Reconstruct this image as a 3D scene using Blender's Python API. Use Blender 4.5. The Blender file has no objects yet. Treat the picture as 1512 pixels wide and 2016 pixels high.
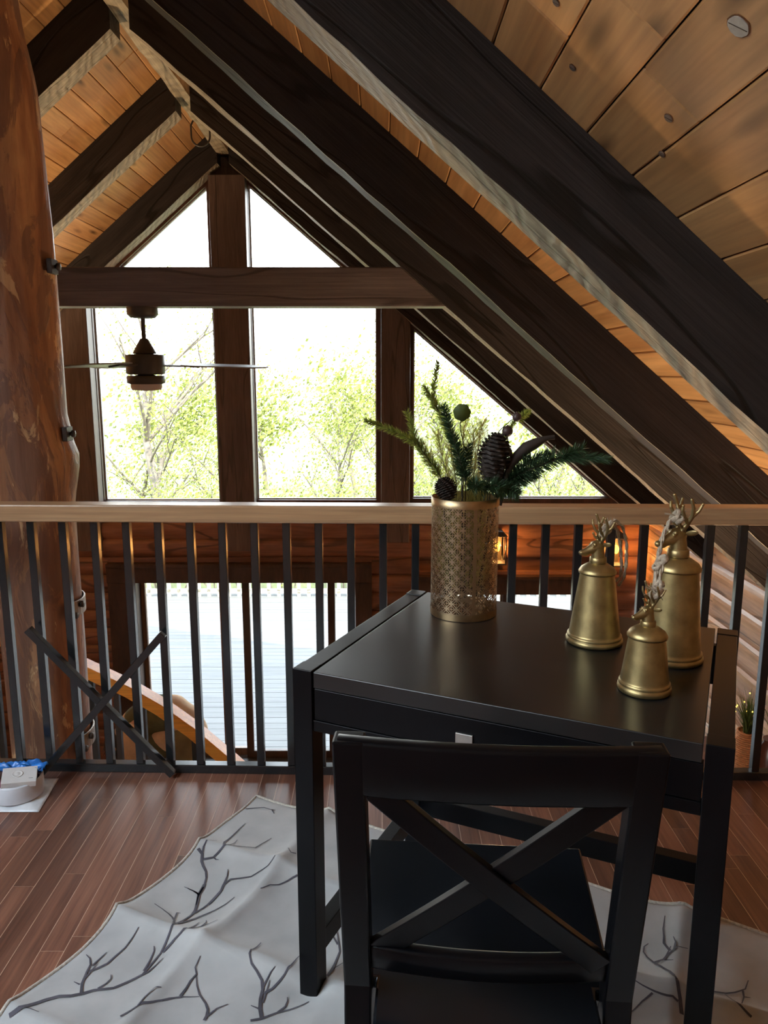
import bpy, bmesh, math, random
from math import sin, cos, tan, pi, radians, atan2, sqrt, exp
from mathutils import Vector, Matrix, Euler
random.seed(7)
S = bpy.context.scene
COL = S.collection

# ------------------------------------------------------------------ mesh builder
class MB:
    def __init__(s): s.v=[]; s.f=[]; s.m=[]; s.sm=[]
    def add(s, vs, fs, mat=0, smooth=False):
        b=len(s.v); s.v.extend([tuple(p) for p in vs])
        for f in fs:
            s.f.append(tuple(b+i for i in f)); s.m.append(mat); s.sm.append(smooth)
    def box(s, x0,x1,y0,y1,z0,z1, mat=0):
        s.add([(x0,y0,z0),(x1,y0,z0),(x1,y1,z0),(x0,y1,z0),(x0,y0,z1),(x1,y0,z1),(x1,y1,z1),(x0,y1,z1)],
              [(0,3,2,1),(4,5,6,7),(0,1,5,4),(1,2,6,5),(2,3,7,6),(3,0,4,7)], mat)
    def bar(s, p0, p1, w, h, up=(0,0,1), mat=0):
        p0=Vector(p0); p1=Vector(p1); d=(p1-p0).normalized(); up=Vector(up)
        sd=d.cross(up).normalized(); u=sd.cross(d).normalized()
        vs=[]
        for p in (p0,p1):
            for a,b in ((-1,-1),(1,-1),(1,1),(-1,1)): vs.append(p+sd*(a*w/2)+u*(b*h/2))
        s.add(vs, [(3,2,1,0),(4,5,6,7),(0,1,5,4),(1,2,6,5),(2,3,7,6),(3,0,4,7)], mat)
    def tube(s, pts, r, n=8, mat=0, caps=True, smooth=True, closed=False):
        pts=[Vector(p) for p in pts]; N=len(pts)
        rs=r if isinstance(r,(list,tuple)) else [r]*N
        t0=(pts[1]-pts[0]).normalized()
        ref=Vector((0,0,1)) if abs(t0.z)<.9 else Vector((1,0,0))
        nrm=t0.cross(ref).normalized()
        vs=[]
        for i in range(N):
            if closed: t=(pts[(i+1)%N]-pts[i-1]).normalized()
            elif i==0: t=t0
            elif i==N-1: t=(pts[-1]-pts[-2]).normalized()
            else: t=(pts[i+1]-pts[i-1]).normalized()
            nrm=(nrm-t*nrm.dot(t)); 
            nrm=nrm.normalized() if nrm.length>1e-6 else t.orthogonal().normalized()
            b=t.cross(nrm)
            for k in range(n):
                a=2*pi*k/n; vs.append(pts[i]+(nrm*cos(a)+b*sin(a))*rs[i])
        fs=[]
        R=N if closed else N-1
        for i in range(R):
            j=(i+1)%N
            for k in range(n):
                fs.append((i*n+k,i*n+(k+1)%n,j*n+(k+1)%n,j*n+k))
        s.add(vs,fs,mat,smooth)
        if caps and not closed:
            s.add(vs[:n],[tuple(reversed(range(n)))],mat); s.add(vs[-n:],[tuple(range(n))],mat)
    def lathe(s, prof, n=32, c=(0,0,0), mat=0, smooth=True, cap0=True, cap1=True):
        vs=[]
        for r,z in prof:
            for k in range(n):
                a=2*pi*k/n; vs.append((c[0]+r*cos(a),c[1]+r*sin(a),c[2]+z))
        fs=[]
        for i in range(len(prof)-1):
            for k in range(n): fs.append((i*n+k,i*n+(k+1)%n,(i+1)*n+(k+1)%n,(i+1)*n+k))
        s.add(vs,fs,mat,smooth)
        if cap0: s.add(vs[:n],[tuple(reversed(range(n)))],mat)
        if cap1: s.add(vs[-n:],[tuple(range(n))],mat)
    def prism(s, poly, a0, a1, axis='y', mat=0):
        # polygon of (p,q): axis y -> (x,z); axis z -> (x,y); axis x -> (y,z)
        n=len(poly)
        mk={'y':lambda p,q,a:(p,a,q),'z':lambda p,q,a:(p,q,a),'x':lambda p,q,a:(a,p,q)}[axis]
        vs=[mk(p,q,a0) for p,q in poly]+[mk(p,q,a1) for p,q in poly]
        fs=[tuple(range(n)),tuple(range(2*n-1,n-1,-1))]+[(i,n+i,n+(i+1)%n,(i+1)%n) for i in range(n)]
        s.add(vs,fs,mat)
    def sphere(s, c, r, nu=16, nv=10, mat=0, sc=(1,1,1)):
        vs=[(c[0],c[1],c[2]-r*sc[2])]; fs=[]
        for i in range(1,nv):
            t=-pi/2+pi*i/nv
            for k in range(nu):
                a=2*pi*k/nu; vs.append((c[0]+r*sc[0]*cos(t)*cos(a),c[1]+r*sc[1]*cos(t)*sin(a),c[2]+r*sc[2]*sin(t)))
        vs.append((c[0],c[1],c[2]+r*sc[2])); L=len(vs)-1
        for k in range(nu): fs.append((0,1+(k+1)%nu,1+k))
        for i in range(nv-2):
            for k in range(nu):
                a=1+i*nu+k; b=1+i*nu+(k+1)%nu; fs.append((a,b,b+nu,a+nu))
        for k in range(nu):
            a=1+(nv-2)*nu+k; b=1+(nv-2)*nu+(k+1)%nu; fs.append((a,b,L))
        s.add(vs,fs,mat,True)
    def build(s, name, mats, parent=None, loc=None, M=None, bevel=0, seg=2, local=False):
        me=bpy.data.meshes.new(name)
        vs=s.v
        if M is not None and not local:
            Mi=M.inverted(); vs=[tuple(Mi@Vector(p)) for p in vs]
        me.from_pydata(vs,[],s.f)
        if not isinstance(mats,(list,tuple)): mats=[mats]
        for m in mats: me.materials.append(m)
        me.polygons.foreach_set('material_index',s.m)
        me.polygons.foreach_set('use_smooth',s.sm)
        bm=bmesh.new(); bm.from_mesh(me); bmesh.ops.recalc_face_normals(bm,faces=bm.faces); bm.to_mesh(me); bm.free()
        me.update()
        o=bpy.data.objects.new(name,me); COL.objects.link(o)
        if M is not None: o.matrix_world=M
        if loc is not None: o.location=loc
        if parent is not None: o.parent=parent
        if bevel:
            b=o.modifiers.new('bevel','BEVEL'); b.width=bevel; b.segments=seg; b.limit_method='ANGLE'; b.angle_limit=radians(40)
        return o

def tag(o, label, cat, group=None, kind=None):
    o['label']=label; o['category']=cat
    if group: o['group']=group
    if kind: o['kind']=kind
    return o
def thing(name, label, cat, loc=(0,0,0), rotz=0, group=None, kind=None):
    o=bpy.data.objects.new(name,None); COL.objects.link(o); o.empty_display_size=.05
    o.location=loc; o.rotation_euler=(0,0,rotz); return tag(o,label,cat,group,kind)
def copy_tree(o, parent=None, name=None):
    c=o.copy(); COL.objects.link(c)
    if parent is not None: c.parent=parent
    for ch in list(o.children): copy_tree(ch,c)
    return c

# ------------------------------------------------------------------ materials
def mat(name):
    m=bpy.data.materials.new(name); m.use_nodes=True
    nt=m.node_tree; nt.nodes.clear()
    out=nt.nodes.new('ShaderNodeOutputMaterial'); b=nt.nodes.new('ShaderNodeBsdfPrincipled')
    nt.links.new(b.outputs[0],out.inputs[0]); return m,nt,b,out
def N(nt,t,**k):
    n=nt.nodes.new(t)
    for a,v in k.items():
        if a.startswith('i_'): n.inputs[int(a[2:]) if a[2:].isdigit() else a[2:]].default_value=v
        else: setattr(n,a,v)
    return n
def ramp(nt, stops, src):
    r=nt.nodes.new('ShaderNodeValToRGB'); e=r.color_ramp.elements
    while len(e)<len(stops): e.new(.5)
    for i,(p,c) in enumerate(stops):
        e[i].position=p; e[i].color=(c[0],c[1],c[2],1) if not isinstance(c,(int,float)) else (c,c,c,1)
    nt.links.new(src,r.inputs[0]); return r.outputs[0]
def mixc(nt, a, b, fac, mode='MIX'):
    n=nt.nodes.new('ShaderNodeMix'); n.data_type='RGBA'; n.blend_type=mode
    for s,i in ((fac,0),(a,6),(b,7)):
        if isinstance(s,(int,float)): n.inputs[i].default_value=s
        elif isinstance(s,tuple): n.inputs[i].default_value=(s[0],s[1],s[2],1)
        else: nt.links.new(s,n.inputs[i])
    return n.outputs[2]
def math2(nt,op,a,b=None):
    n=nt.nodes.new('ShaderNodeMath'); n.operation=op
    for i,s in enumerate((a,b)):
        if s is None: continue
        if isinstance(s,(int,float)): n.inputs[i].default_value=s
        else: nt.links.new(s,n.inputs[i])
    return n.outputs[0]
def bump(nt,b,h,strength,dist=.01):
    n=N(nt,'ShaderNodeBump'); n.inputs['Strength'].default_value=strength; n.inputs['Distance'].default_value=dist
    nt.links.new(h,n.inputs['Height']); nt.links.new(n.outputs[0],b.inputs['Normal'])

def wood(name, c1, c2, sc=(1.5,20,20), rough=.5, bumps=.25, island=0.0, knots=0.0, crack=0.0, spec=.5, mid=None, knotscale=(2.0,6,6), hatch=0):
    m,nt,b,_=mat(name)
    tc=N(nt,'ShaderNodeTexCoord'); co=tc.outputs['Object']
    geo=N(nt,'ShaderNodeNewGeometry')
    if island:
        vm=N(nt,'ShaderNodeVectorMath',operation='SCALE'); 
        cb=N(nt,'ShaderNodeCombineXYZ'); 
        for i in range(3): nt.links.new(geo.outputs['Random Per Island'],cb.inputs[i])
        nt.links.new(cb.outputs[0],vm.inputs[0]); vm.inputs['Scale'].default_value=37.0
        ad=N(nt,'ShaderNodeVectorMath',operation='ADD'); nt.links.new(co,ad.inputs[0]); nt.links.new(vm.outputs[0],ad.inputs[1]); co=ad.outputs[0]
    mp=N(nt,'ShaderNodeMapping'); mp.inputs['Scale'].default_value=sc; nt.links.new(co,mp.inputs[0])
    n1=N(nt,'ShaderNodeTexNoise'); n1.inputs['Scale'].default_value=1.0; n1.inputs['Detail'].default_value=6; n1.inputs['Roughness'].default_value=.62; n1.inputs['Distortion'].default_value=.6
    nt.links.new(mp.outputs[0],n1.inputs[0])
    stops=[(.3,c1),(.7,c2)] if mid is None else [(.28,c1),(.5,mid),(.72,c2)]
    col=ramp(nt,stops,n1.outputs[0])
    mp2=N(nt,'ShaderNodeMapping'); mp2.inputs['Scale'].default_value=tuple(x*k for x,k in zip(sc,(1.5,6,6) if sc[0]<sc[1] else (6,1.5,6))) ; nt.links.new(co,mp2.inputs[0])
    n2=N(nt,'ShaderNodeTexNoise'); n2.inputs['Scale'].default_value=1.; n2.inputs['Detail'].default_value=3; nt.links.new(mp2.outputs[0],n2.inputs[0])
    fine=ramp(nt,[(.3,.72),(.65,1.08)],n2.outputs[0])
    col=mixc(nt,col,fine,.75,'MULTIPLY')
    if island:
        iv=ramp(nt,[(0,1-island),(1,1+island*.6)],geo.outputs['Random Per Island'])
        col=mixc(nt,col,iv,1.0,'MULTIPLY')
    h=n2.outputs[0]
    if knots:
        mp3=N(nt,'ShaderNodeMapping'); mp3.inputs['Scale'].default_value=knotscale; nt.links.new(co,mp3.inputs[0])
        vo=N(nt,'ShaderNodeTexVoronoi'); vo.inputs['Scale'].default_value=1.0; nt.links.new(mp3.outputs[0],vo.inputs['Vector'])
        kf=ramp(nt,[(.05,1.0),(.11,.55),(.2,0.0)],vo.outputs['Distance'])
        kf2=math2(nt,'MULTIPLY',kf,knots)
        col=mixc(nt,col,tuple(x*.25 for x in c1),kf2)
    if crack:
        mp4=N(nt,'ShaderNodeMapping'); mp4.inputs['Scale'].default_value=(sc[0]*.35,sc[1]*.28,sc[2]*.28); nt.links.new(co,mp4.inputs[0])
        n4=N(nt,'ShaderNodeTexNoise'); n4.inputs['Scale'].default_value=1.; n4.inputs['Detail'].default_value=2; n4.inputs['Distortion'].default_value=.3; nt.links.new(mp4.outputs[0],n4.inputs[0])
        d=math2(nt,'ABSOLUTE',math2(nt,'SUBTRACT',n4.outputs[0],.5))
        cf=ramp(nt,[(0.004,1.0),(.012,0.0)],d)
        col=mixc(nt,col,(.006,.004,.003),math2(nt,'MULTIPLY',cf,crack))
        h=math2(nt,'SUBTRACT',h,math2(nt,'MULTIPLY',cf,.8))
    if hatch:
        wv=N(nt,'ShaderNodeTexWave'); wv.wave_type='BANDS'; wv.bands_direction='X'; wv.inputs['Scale'].default_value=hatch; wv.inputs['Distortion'].default_value=7; wv.inputs['Detail'].default_value=4; wv.inputs['Detail Scale'].default_value=1.6
        mr=N(nt,'ShaderNodeMapping'); mr.inputs['Rotation'].default_value=(0,0,.6); nt.links.new(co,mr.inputs[0]); nt.links.new(mr.outputs[0],wv.inputs[0])
        col=mixc(nt,col,ramp(nt,[(.2,.62),(.7,1.15)],wv.outputs[0]),.4,'MULTIPLY')
        h=math2(nt,'ADD',h,math2(nt,'MULTIPLY',wv.outputs[0],.8))
    nt.links.new(col,b.inputs['Base Color'])
    b.inputs['Roughness'].default_value=rough; b.inputs['Specular IOR Level'].default_value=spec
    if bumps: bump(nt,b,h,bumps,.006)
    return m

def plain(name, c, rough=.5, metal=0, spec=.5, var=.12, nscale=40, bumps=0, emit=None, coat=0):
    m,nt,b,_=mat(name)
    tc=N(nt,'ShaderNodeTexCoord'); n=N(nt,'ShaderNodeTexNoise'); n.inputs['Scale'].default_value=nscale; n.inputs['Detail'].default_value=4
    nt.links.new(tc.outputs['Object'],n.inputs[0])
    f=ramp(nt,[(.3,1-var),(.7,1+var)],n.outputs[0])
    nt.links.new(mixc(nt,c,f,1.0,'MULTIPLY'),b.inputs['Base Color'])
    b.inputs['Roughness'].default_value=rough; b.inputs['Metallic'].default_value=metal; b.inputs['Specular IOR Level'].default_value=spec
    if coat: b.inputs['Coat Weight'].default_value=coat; b.inputs['Coat Roughness'].default_value=.2
    if bumps: bump(nt,b,n.outputs[0],bumps,.004)
    if emit: b.inputs['Emission Color'].default_value=(*emit[0],1); b.inputs['Emission Strength'].default_value=emit[1]
    return m

def glassmat(name, tint=(.97,.985,.98)):
    m=bpy.data.materials.new(name); m.use_nodes=True; nt=m.node_tree; nt.nodes.clear()
    out=N(nt,'ShaderNodeOutputMaterial'); mx=N(nt,'ShaderNodeMixShader'); t=N(nt,'ShaderNodeBsdfTransparent'); g=N(nt,'ShaderNodeBsdfGlossy')
    t.inputs[0].default_value=(*tint,1); g.inputs['Roughness'].default_value=.0
    fr=N(nt,'ShaderNodeFresnel'); fr.inputs[0].default_value=1.3
    nt.links.new(fr.outputs[0],mx.inputs[0]); nt.links.new(t.outputs[0],mx.inputs[1]); nt.links.new(g.outputs[0],mx.inputs[2]); nt.links.new(mx.outputs[0],out.inputs[0])
    return m

def leafmat(name, c, trans=.5, var=.35, rough=.5):
    m=bpy.data.materials.new(name); m.use_nodes=True; nt=m.node_tree; nt.nodes.clear()
    out=N(nt,'ShaderNodeOutputMaterial'); mx=N(nt,'ShaderNodeMixShader'); mx.inputs[0].default_value=trans
    b=N(nt,'ShaderNodeBsdfPrincipled'); b.inputs['Roughness'].default_value=rough; t=N(nt,'ShaderNodeBsdfTranslucent')
    geo=N(nt,'ShaderNodeNewGeometry'); f=ramp(nt,[(0,1-var),(1,1+var)],geo.outputs['Random Per Island'])
    col=mixc(nt,c,f,1.0,'MULTIPLY'); nt.links.new(col,b.inputs['Base Color']); nt.links.new(col,t.inputs[0])
    nt.links.new(b.outputs[0],mx.inputs[1]); nt.links.new(t.outputs[0],mx.inputs[2]); nt.links.new(mx.outputs[0],out.inputs[0])
    return m
SKY,SUN,LANT,EXPO,FILL_L,FILL_R=4.4,5.5,10.0,1.5,250,95
# ------------------------------------------------------------------ palette
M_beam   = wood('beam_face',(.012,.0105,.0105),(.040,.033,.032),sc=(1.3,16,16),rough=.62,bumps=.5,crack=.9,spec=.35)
M_under  = wood('beam_hewn_underside',(.22,.185,.13),(.48,.415,.31),sc=(2.0,20,20),rough=.6,bumps=.9,crack=.4,hatch=5.5)  # paler than the faces: hewn wood with window light put into its colour
M_ridge  = wood('ridge_wood',(.20,.16,.10),(.46,.38,.25),sc=(1.5,18,18),rough=.6,bumps=.8,crack=.35,hatch=3)
M_gbeam  = wood('gable_timber',(.085,.066,.062),(.17,.135,.125),sc=(1.2,14,14),rough=.5,bumps=.3,crack=.5)
M_gpost  = wood('gable_post',(.080,.055,.048),(.165,.115,.098),sc=(14,14,1.2),rough=.5,bumps=.3,crack=.5)
M_deck   = wood('pine_boards',(.42,.205,.078),(.68,.40,.172),sc=(9,.9,9),rough=.42,bumps=.12,island=.28,knots=.9,knotscale=(7.5,1.7,7.5))
M_floor  = wood('floor_strips',(.112,.042,.027),(.32,.142,.088),sc=(28,1.6,28),rough=.30,bumps=.06,island=.42)
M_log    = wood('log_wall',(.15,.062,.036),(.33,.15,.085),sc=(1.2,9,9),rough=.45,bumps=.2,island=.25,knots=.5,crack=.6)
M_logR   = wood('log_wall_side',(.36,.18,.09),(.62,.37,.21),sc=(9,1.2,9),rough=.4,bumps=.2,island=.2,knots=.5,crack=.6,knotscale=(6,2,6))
M_trim   = wood('window_trim',(.06,.026,.016),(.16,.07,.042),sc=(10,10,1.5),rough=.4,bumps=.1)
M_rail   = wood('handrail_pine',(.42,.25,.13),(.62,.41,.23),sc=(1.6,22,22),rough=.3,bumps=.08,mid=(.52,.32,.17))
M_oil    = wood('stair_rail_wood',(.70,.235,.03),(.88,.36,.055),sc=(2,20,20),rough=.28,bumps=.05)
M_black  = plain('black_lacquer',(.0028,.0031,.0042),rough=.30,spec=.17,var=.35,nscale=9)
M_iron   = plain('black_metal',(.014,.017,.019),rough=.17,spec=.8,var=.1)
M_dark   = plain('dark_bronze',(.045,.038,.032),rough=.45,spec=.5)
M_steel  = plain('bracket_steel',(.32,.31,.30),rough=.4,metal=.6)
M_brass  = plain('antique_brass',(.42,.30,.17),rough=.38,metal=1,var=.15,nscale=60)
M_bell   = plain('aged_gold',(.36,.27,.125),rough=.40,metal=.9,var=.3,nscale=28,bumps=.25)
M_jute   = plain('jute',(.40,.33,.25),rough=.95,var=.3,nscale=180,bumps=.6)
M_glass  = glassmat('window_glass')
M_wallp  = plain('backing',(.05,.03,.02),rough=.8)
M_white  = plain('white_plastic',(.72,.74,.78),rough=.35,var=.03)
M_box    = plain('white_card',(.75,.73,.70),rough=.5,var=.03)
M_bluep  = plain('blue_film',(.03,.20,.62),rough=.25,var=.3,nscale=30)
M_rugc   = plain('rug_cloth',(.43,.425,.415),rough=.85,var=.13,nscale=9,bumps=.15)
M_print  = plain('branch_print',(.075,.07,.085),rough=.85,var=.3,nscale=20)
M_cord   = plain('rug_binding',(.52,.48,.41),rough=.9,var=.25,nscale=160,bumps=.5)
M_ndl    = leafmat('pine_needles_dark',(.045,.095,.04),trans=.4,var=.4)
M_ndl2   = leafmat('pine_needles_light',(.34,.40,.10),trans=.75,var=.4)
M_ndl3   = leafmat('pine_needles_straw',(.50,.46,.16),trans=.7,var=.4)
M_stem   = plain('twig',(.06,.045,.03),rough=.8)
M_cone   = plain('pine_cone',(.030,.020,.015),rough=.7,var=.3)
M_berry  = plain('berry',(.055,.03,.028),rough=.5)
M_leafg  = leafmat('round_leaf',(.20,.27,.10),trans=.6,var=.1)
M_deckc  = wood('patio_boards',(.075,.072,.070),(.105,.102,.097),sc=(1.2,14,14),rough=.7,bumps=.05,island=.1)
M_picket = plain('pale_picket',(.40,.37,.29),rough=.6)
M_grass  = plain('meadow',(.10,.11,.035),rough=.9,var=.4,nscale=1.2)
M_leafo  = leafmat('outdoor_leaves',(.20,.225,.045),trans=.45,var=.55)
M_bark   = plain('pale_bark',(.11,.09,.07),rough=.9,var=.3,nscale=8)

XR=-1.396; SL=.843; ZA=3.186; ZD=3.481; TH=math.atan(SL)
YK=[1.945,3.292,4.497,5.822,7.2]
def zu(x): return ZA-SL*abs(x-XR)
def zd(x): return ZD-SL*abs(x-XR)
MR=Matrix.Translation((XR,0,ZD))@Matrix.Rotation(TH,4,'Y')
ML=Matrix.Translation((XR,0,ZD))@Matrix.Rotation(pi-TH,4,'Y')

# hewn bar: rafter in local frame with wavy lower arrises
def rafter(side, Y, x_end, label, group, dark=False):
    rng=random.Random(int(Y*100)+side)
    M=(MR if side>0 else ML).copy(); M.translation=Vector((XR,Y,ZD))
    Mi=M.inverted()
    x0=XR+side*.052; x1=XR+side*x_end
    n=46; b=MB()
    lw=[rng.uniform(-1,1) for _ in range(n+1)]; lw2=[rng.uniform(-1,1) for _ in range(n+1)]
    vs=[]
    for i in range(n+1):
        x=x0+(x1-x0)*i/n
        w=.004*lw[i]+.004*sin(i*.55+Y); w2=.004*lw2[i]+.003*sin(i*.4+2*Y)
        vs+= [(x,Y+.002*lw[i],zu(x)+w),(x,Y+.012+.003*lw2[i],zu(x)+w),(x,Y+.165+.003*lw2[i],zu(x)+w2),(x,Y+.165,zd(x)-.001),(x,Y,zd(x)-.001)]
    fs=[];ms=[]
    for i in range(n):
        a=5*i
        for k in range(5):
            fs.append((a+k,a+(k+1)%5,a+5+(k+1)%5,a+5+k)); ms.append(1 if k==0 or (k==1 and not dark) else 0)  # dark: shaded underside and its lit edge strip put into the material choice
    fs+=[(4,3,2,1,0),tuple(5*n+k for k in range(5))]; ms+=[0,0]
    b.v=[tuple(v) for v in vs]; b.f=fs; b.m=ms; b.sm=[False]*len(fs)
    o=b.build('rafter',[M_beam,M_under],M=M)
    return tag(o,label,'rafter',group,'thing')
GR='dark hewn rafters under the pine ceiling'
lab_r=['big dark rafter nearest the camera, crossing the top right corner','second dark rafter from the top right corner on the right slope','third dark rafter on the right slope, meeting the right end of the tie beam','fourth dark rafter on the right slope, between tie beam and gable window','last dark rafter on the right slope, lying against the gable windows']
lab_l=[None,'dark rafter at the top left corner beside the log post top','dark left slope rafter whose top end meets the ridge near the top edge','dark left slope rafter ending at the ridge beside the metal strap','dark left slope rafter directly above the left upper window']
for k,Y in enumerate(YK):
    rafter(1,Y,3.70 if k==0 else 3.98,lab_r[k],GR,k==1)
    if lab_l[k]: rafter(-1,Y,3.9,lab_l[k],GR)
# ridge beam, wavy lower face
rng=random.Random(3); b=MB(); n=70; vs=[]
for i in range(n+1):
    y=-2.55+(7.26+2.55)*i/n; w=.006*sin(i*.8)+rng.uniform(-.004,.004); e=rng.uniform(-.006,.006)
    vs+=[(XR-.052+e,y,3.232+w),(XR+.052+e*.6,y,3.232-w*.5),(XR+.05,y,3.47),(XR-.05,y,3.47)]
fs=[];ms=[]
for i in range(n):
    a=4*i
    for k in range(4): fs.append((a+k,a+(k+1)%4,a+4+(k+1)%4,a+4+k)); ms.append(0)
fs+=[(3,2,1,0),(4*n,4*n+1,4*n+2,4*n+3)]; ms+=[0,0]
b.v=vs; b.f=fs; b.m=ms; b.sm=[False]*len(fs)
Mr=Matrix.Translation((XR,0,3.3))@Matrix.Rotation(pi/2,4,'Z')
tag(b.build('ridge_beam',[M_ridge],M=Mr),'pale rough ridge beam running along the roof peak','beam',kind='thing')
# strap round the ridge
b=MB(); pts=[]; SY=6.35
for i in range(21):
    a=pi*i/20; pts.append((XR-.072*cos(a),SY,3.125-.075*sin(a)))
pts=[(XR-.053,SY,3.31),(XR-.053,SY,3.235),(XR-.072,SY,3.20)]+pts+[(XR+.072,SY,3.20),(XR+.053,SY,3.235),(XR+.053,SY,3.31)]
b.tube(pts,.0075,6)
tag(b.build('metal_strap',M_dark),'dark U shaped metal strap hanging under the ridge beam','strap')
# tie beam
b=MB(); zb,zt=1.704,1.919
b.prism([(XR-(ZA-zb)/SL,zb),(XR+(ZA-zb)/SL,zb),(XR+(ZA-zt)/SL,zt),(XR-(ZA-zt)/SL,zt)],4.502,4.66)
tag(b.build('tie_beam',[M_gbeam],M=Matrix.Translation((XR,4.5,1.8)),bevel=.006),'dark horizontal tie beam crossing in front of the gable windows','beam',kind='thing')

# ------------------------------------------------------------------ ceiling boards
SK=(.8215,2.7585,-2.2,1.1)  # unseen skylight added for fill light: slope range and y range
def ceiling(name,M,sgn,label):
    rng=random.Random(11+sgn); b=MB()
    k=-1
    while True:
        s0=.0765+.149*k; s1=s0+.149; k+=1
        if s0>5.35: break
        s0=max(s0,0.0); y=-2.7
        hole=sgn<0 and s0>SK[0]-.02 and s1<SK[1]+.02
        while y<7.9:
            L=rng.choice([1.33,2.66,2.66,3.99]) ; y1=min(7.9,y+L*rng.uniform(.9,1.1))
            if hole and y<SK[2] and y1>SK[2]: y1=SK[2]
            if hole and SK[2]<=y<SK[3]: y=SK[3]; continue
            if sgn>0: b.box(s0+.0016,s1-.0016,y+.001,y1-.001,0,.022)
            else: b.box(s0+.0016,s1-.0016,y+.001,y1-.001,-.022,0)
            y=y1
    o=b.build(name,[M_deck],M=M,bevel=.005,seg=1,local=True)
    return tag(o,label,'ceiling',kind='structure')
ceiling('ceiling_right',MR,1,'knotty pine board ceiling on the right roof slope')
ceiling('ceiling_left',ML,-1,'glowing pine board ceiling on the left roof slope')
b=MB(); b.box(-.02,5.5,-2.75,7.95,.024,.12); tag(b.build('roof_right',[M_wallp],M=MR,local=True),'roof covering above the right pine ceiling','roof',kind='structure')
b=MB()
for q in ((-.02,SK[0],-2.75,7.95),(SK[1],5.5,-2.75,7.95),(SK[0],SK[1],-2.75,SK[2]),(SK[0],SK[1],SK[3],7.95)): b.box(*q,-.12,-.024)
tag(b.build('roof_left',[M_wallp],M=ML,local=True),'roof covering above the left pine ceiling','roof',kind='structure')
sky=thing('window_6','roof skylight in the left slope, behind and left of the camera','window',(0,0,0),kind='structure'); sky.matrix_world=ML
b=MB(); 
for q in ((SK[0]-.03,SK[0]+.03,SK[2],SK[3]),(SK[1]-.03,SK[1]+.03,SK[2],SK[3]),(SK[0],SK[1],SK[2]-.03,SK[2]+.03),(SK[0],SK[1],SK[3]-.03,SK[3]+.03)): b.box(*q,-.15,.01)
b.build('window_frame',[M_trim],sky)
b=MB(); b.box(SK[0],SK[1],SK[2],SK[3],-.10,-.092); b.build('pane',[M_glass],sky)
# the big cracked knot near the corner and its neighbours (flush plugs in one board)
def knot(x,y,r,label,m):
    z=zd(x); n=Vector((SL,0,1)).normalized(); c=Vector((x,y,z))-n*.0005
    M=Matrix.Translation(c)@Matrix.Rotation(TH,4,'Y')
    b=MB(); ring=22; rr=random.Random(int(x*1000))
    P=[(r*(1+rr.uniform(-.05,.05))*cos(2*pi*i/ring)*.85,r*(1+rr.uniform(-.05,.05))*sin(2*pi*i/ring)) for i in range(ring)]
    b.prism(P,-.0022,.0012,axis='z',mat=0)
    ca,sa=cos(-.5),sin(-.5)
    b.bar((-r*.8*ca,-r*.8*sa,-.0023),(r*.8*ca,r*.8*sa,-.0023),r*.07,.0008,mat=1)
    b.prism([(p[0]*1.12,p[1]*1.12) for p in P],-.0008,.001,axis='z',mat=2)
    return b.build('ceiling_knot',[m,M_wallp,M_knotr],M=M,local=True)
M_knot=plain('knot_grey',(.33,.31,.28),rough=.6,var=.15,nscale=60); M_knotd=plain('knot_dark',(.14,.11,.09),rough=.6); M_knotr=plain('knot_ring',(.12,.045,.015),rough=.6,var=.4)
CR=bpy.data.objects['ceiling_right']
for (x,y,r,m) in ((.537,1.267,.021,M_knot),(.563,1.62,.011,M_knotd),(.60,1.755,.009,M_knotd),(.40,1.75,.009,M_knotd),(.33,1.60,.009,M_knotd)):
    o=knot(x,y,r,'',m); mw=o.matrix_world.copy(); o.parent=CR; o.matrix_parent_inverse=MR.inverted()
    o['label']='grey wood knot with a crack' if m is M_knot else 'small dark wood knot'

# ------------------------------------------------------------------ gable wall: logs, posts, windows
def log_course(b,x0,x1,z,h,yf,depth,rng,axis='x'):
    # bulging half log, front face towards -Y
    n=9; prof=[]
    for i in range(n+1):
        t=-1+2*i/n; prof.append((yf+depth*(1-sqrt(max(0,1-(t*.93)**2))),z+h/2+t*h/2))
    prof+= [(yf+.22,z+h),(yf+.22,z)]
    b.prism(prof,x0,x1,axis='x')
b=MB(); rng=random.Random(5)
z=-2.60
while z<.05:
    h=min(.18,.05-z)
    if h<.02: break
    ivs=[(-5.3,2.5)]
    if z<-.50-.09: ivs=[(-5.3,-2.672),(-.10,.32),(2.05,2.5)]
    elif z<-.62+.02-.0: ivs=[(-5.3,-2.672),(-.10,2.5)]
    if z>=-.50-.09 and z<-.50: ivs=[(-5.3,2.5)]
    for a,c in ivs: log_course(b,a,c,z,h,7.27,.05,rng)
    z+=.18
b.box(-5.3,2.6,7.40,7.52,-.49,.05); b.box(-.10,2.6,7.40,7.52,-.62,-.49)
b.box(-2.70,-.08,7.32,7.52,-.60,-.44); b.box(-2.70,-.08,7.285,7.33,-.489,-.438); b.box(.30,2.07,7.32,7.52,-.74,-.60); b.box(.30,2.07,7.285,7.33,-.614,-.58)
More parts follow.
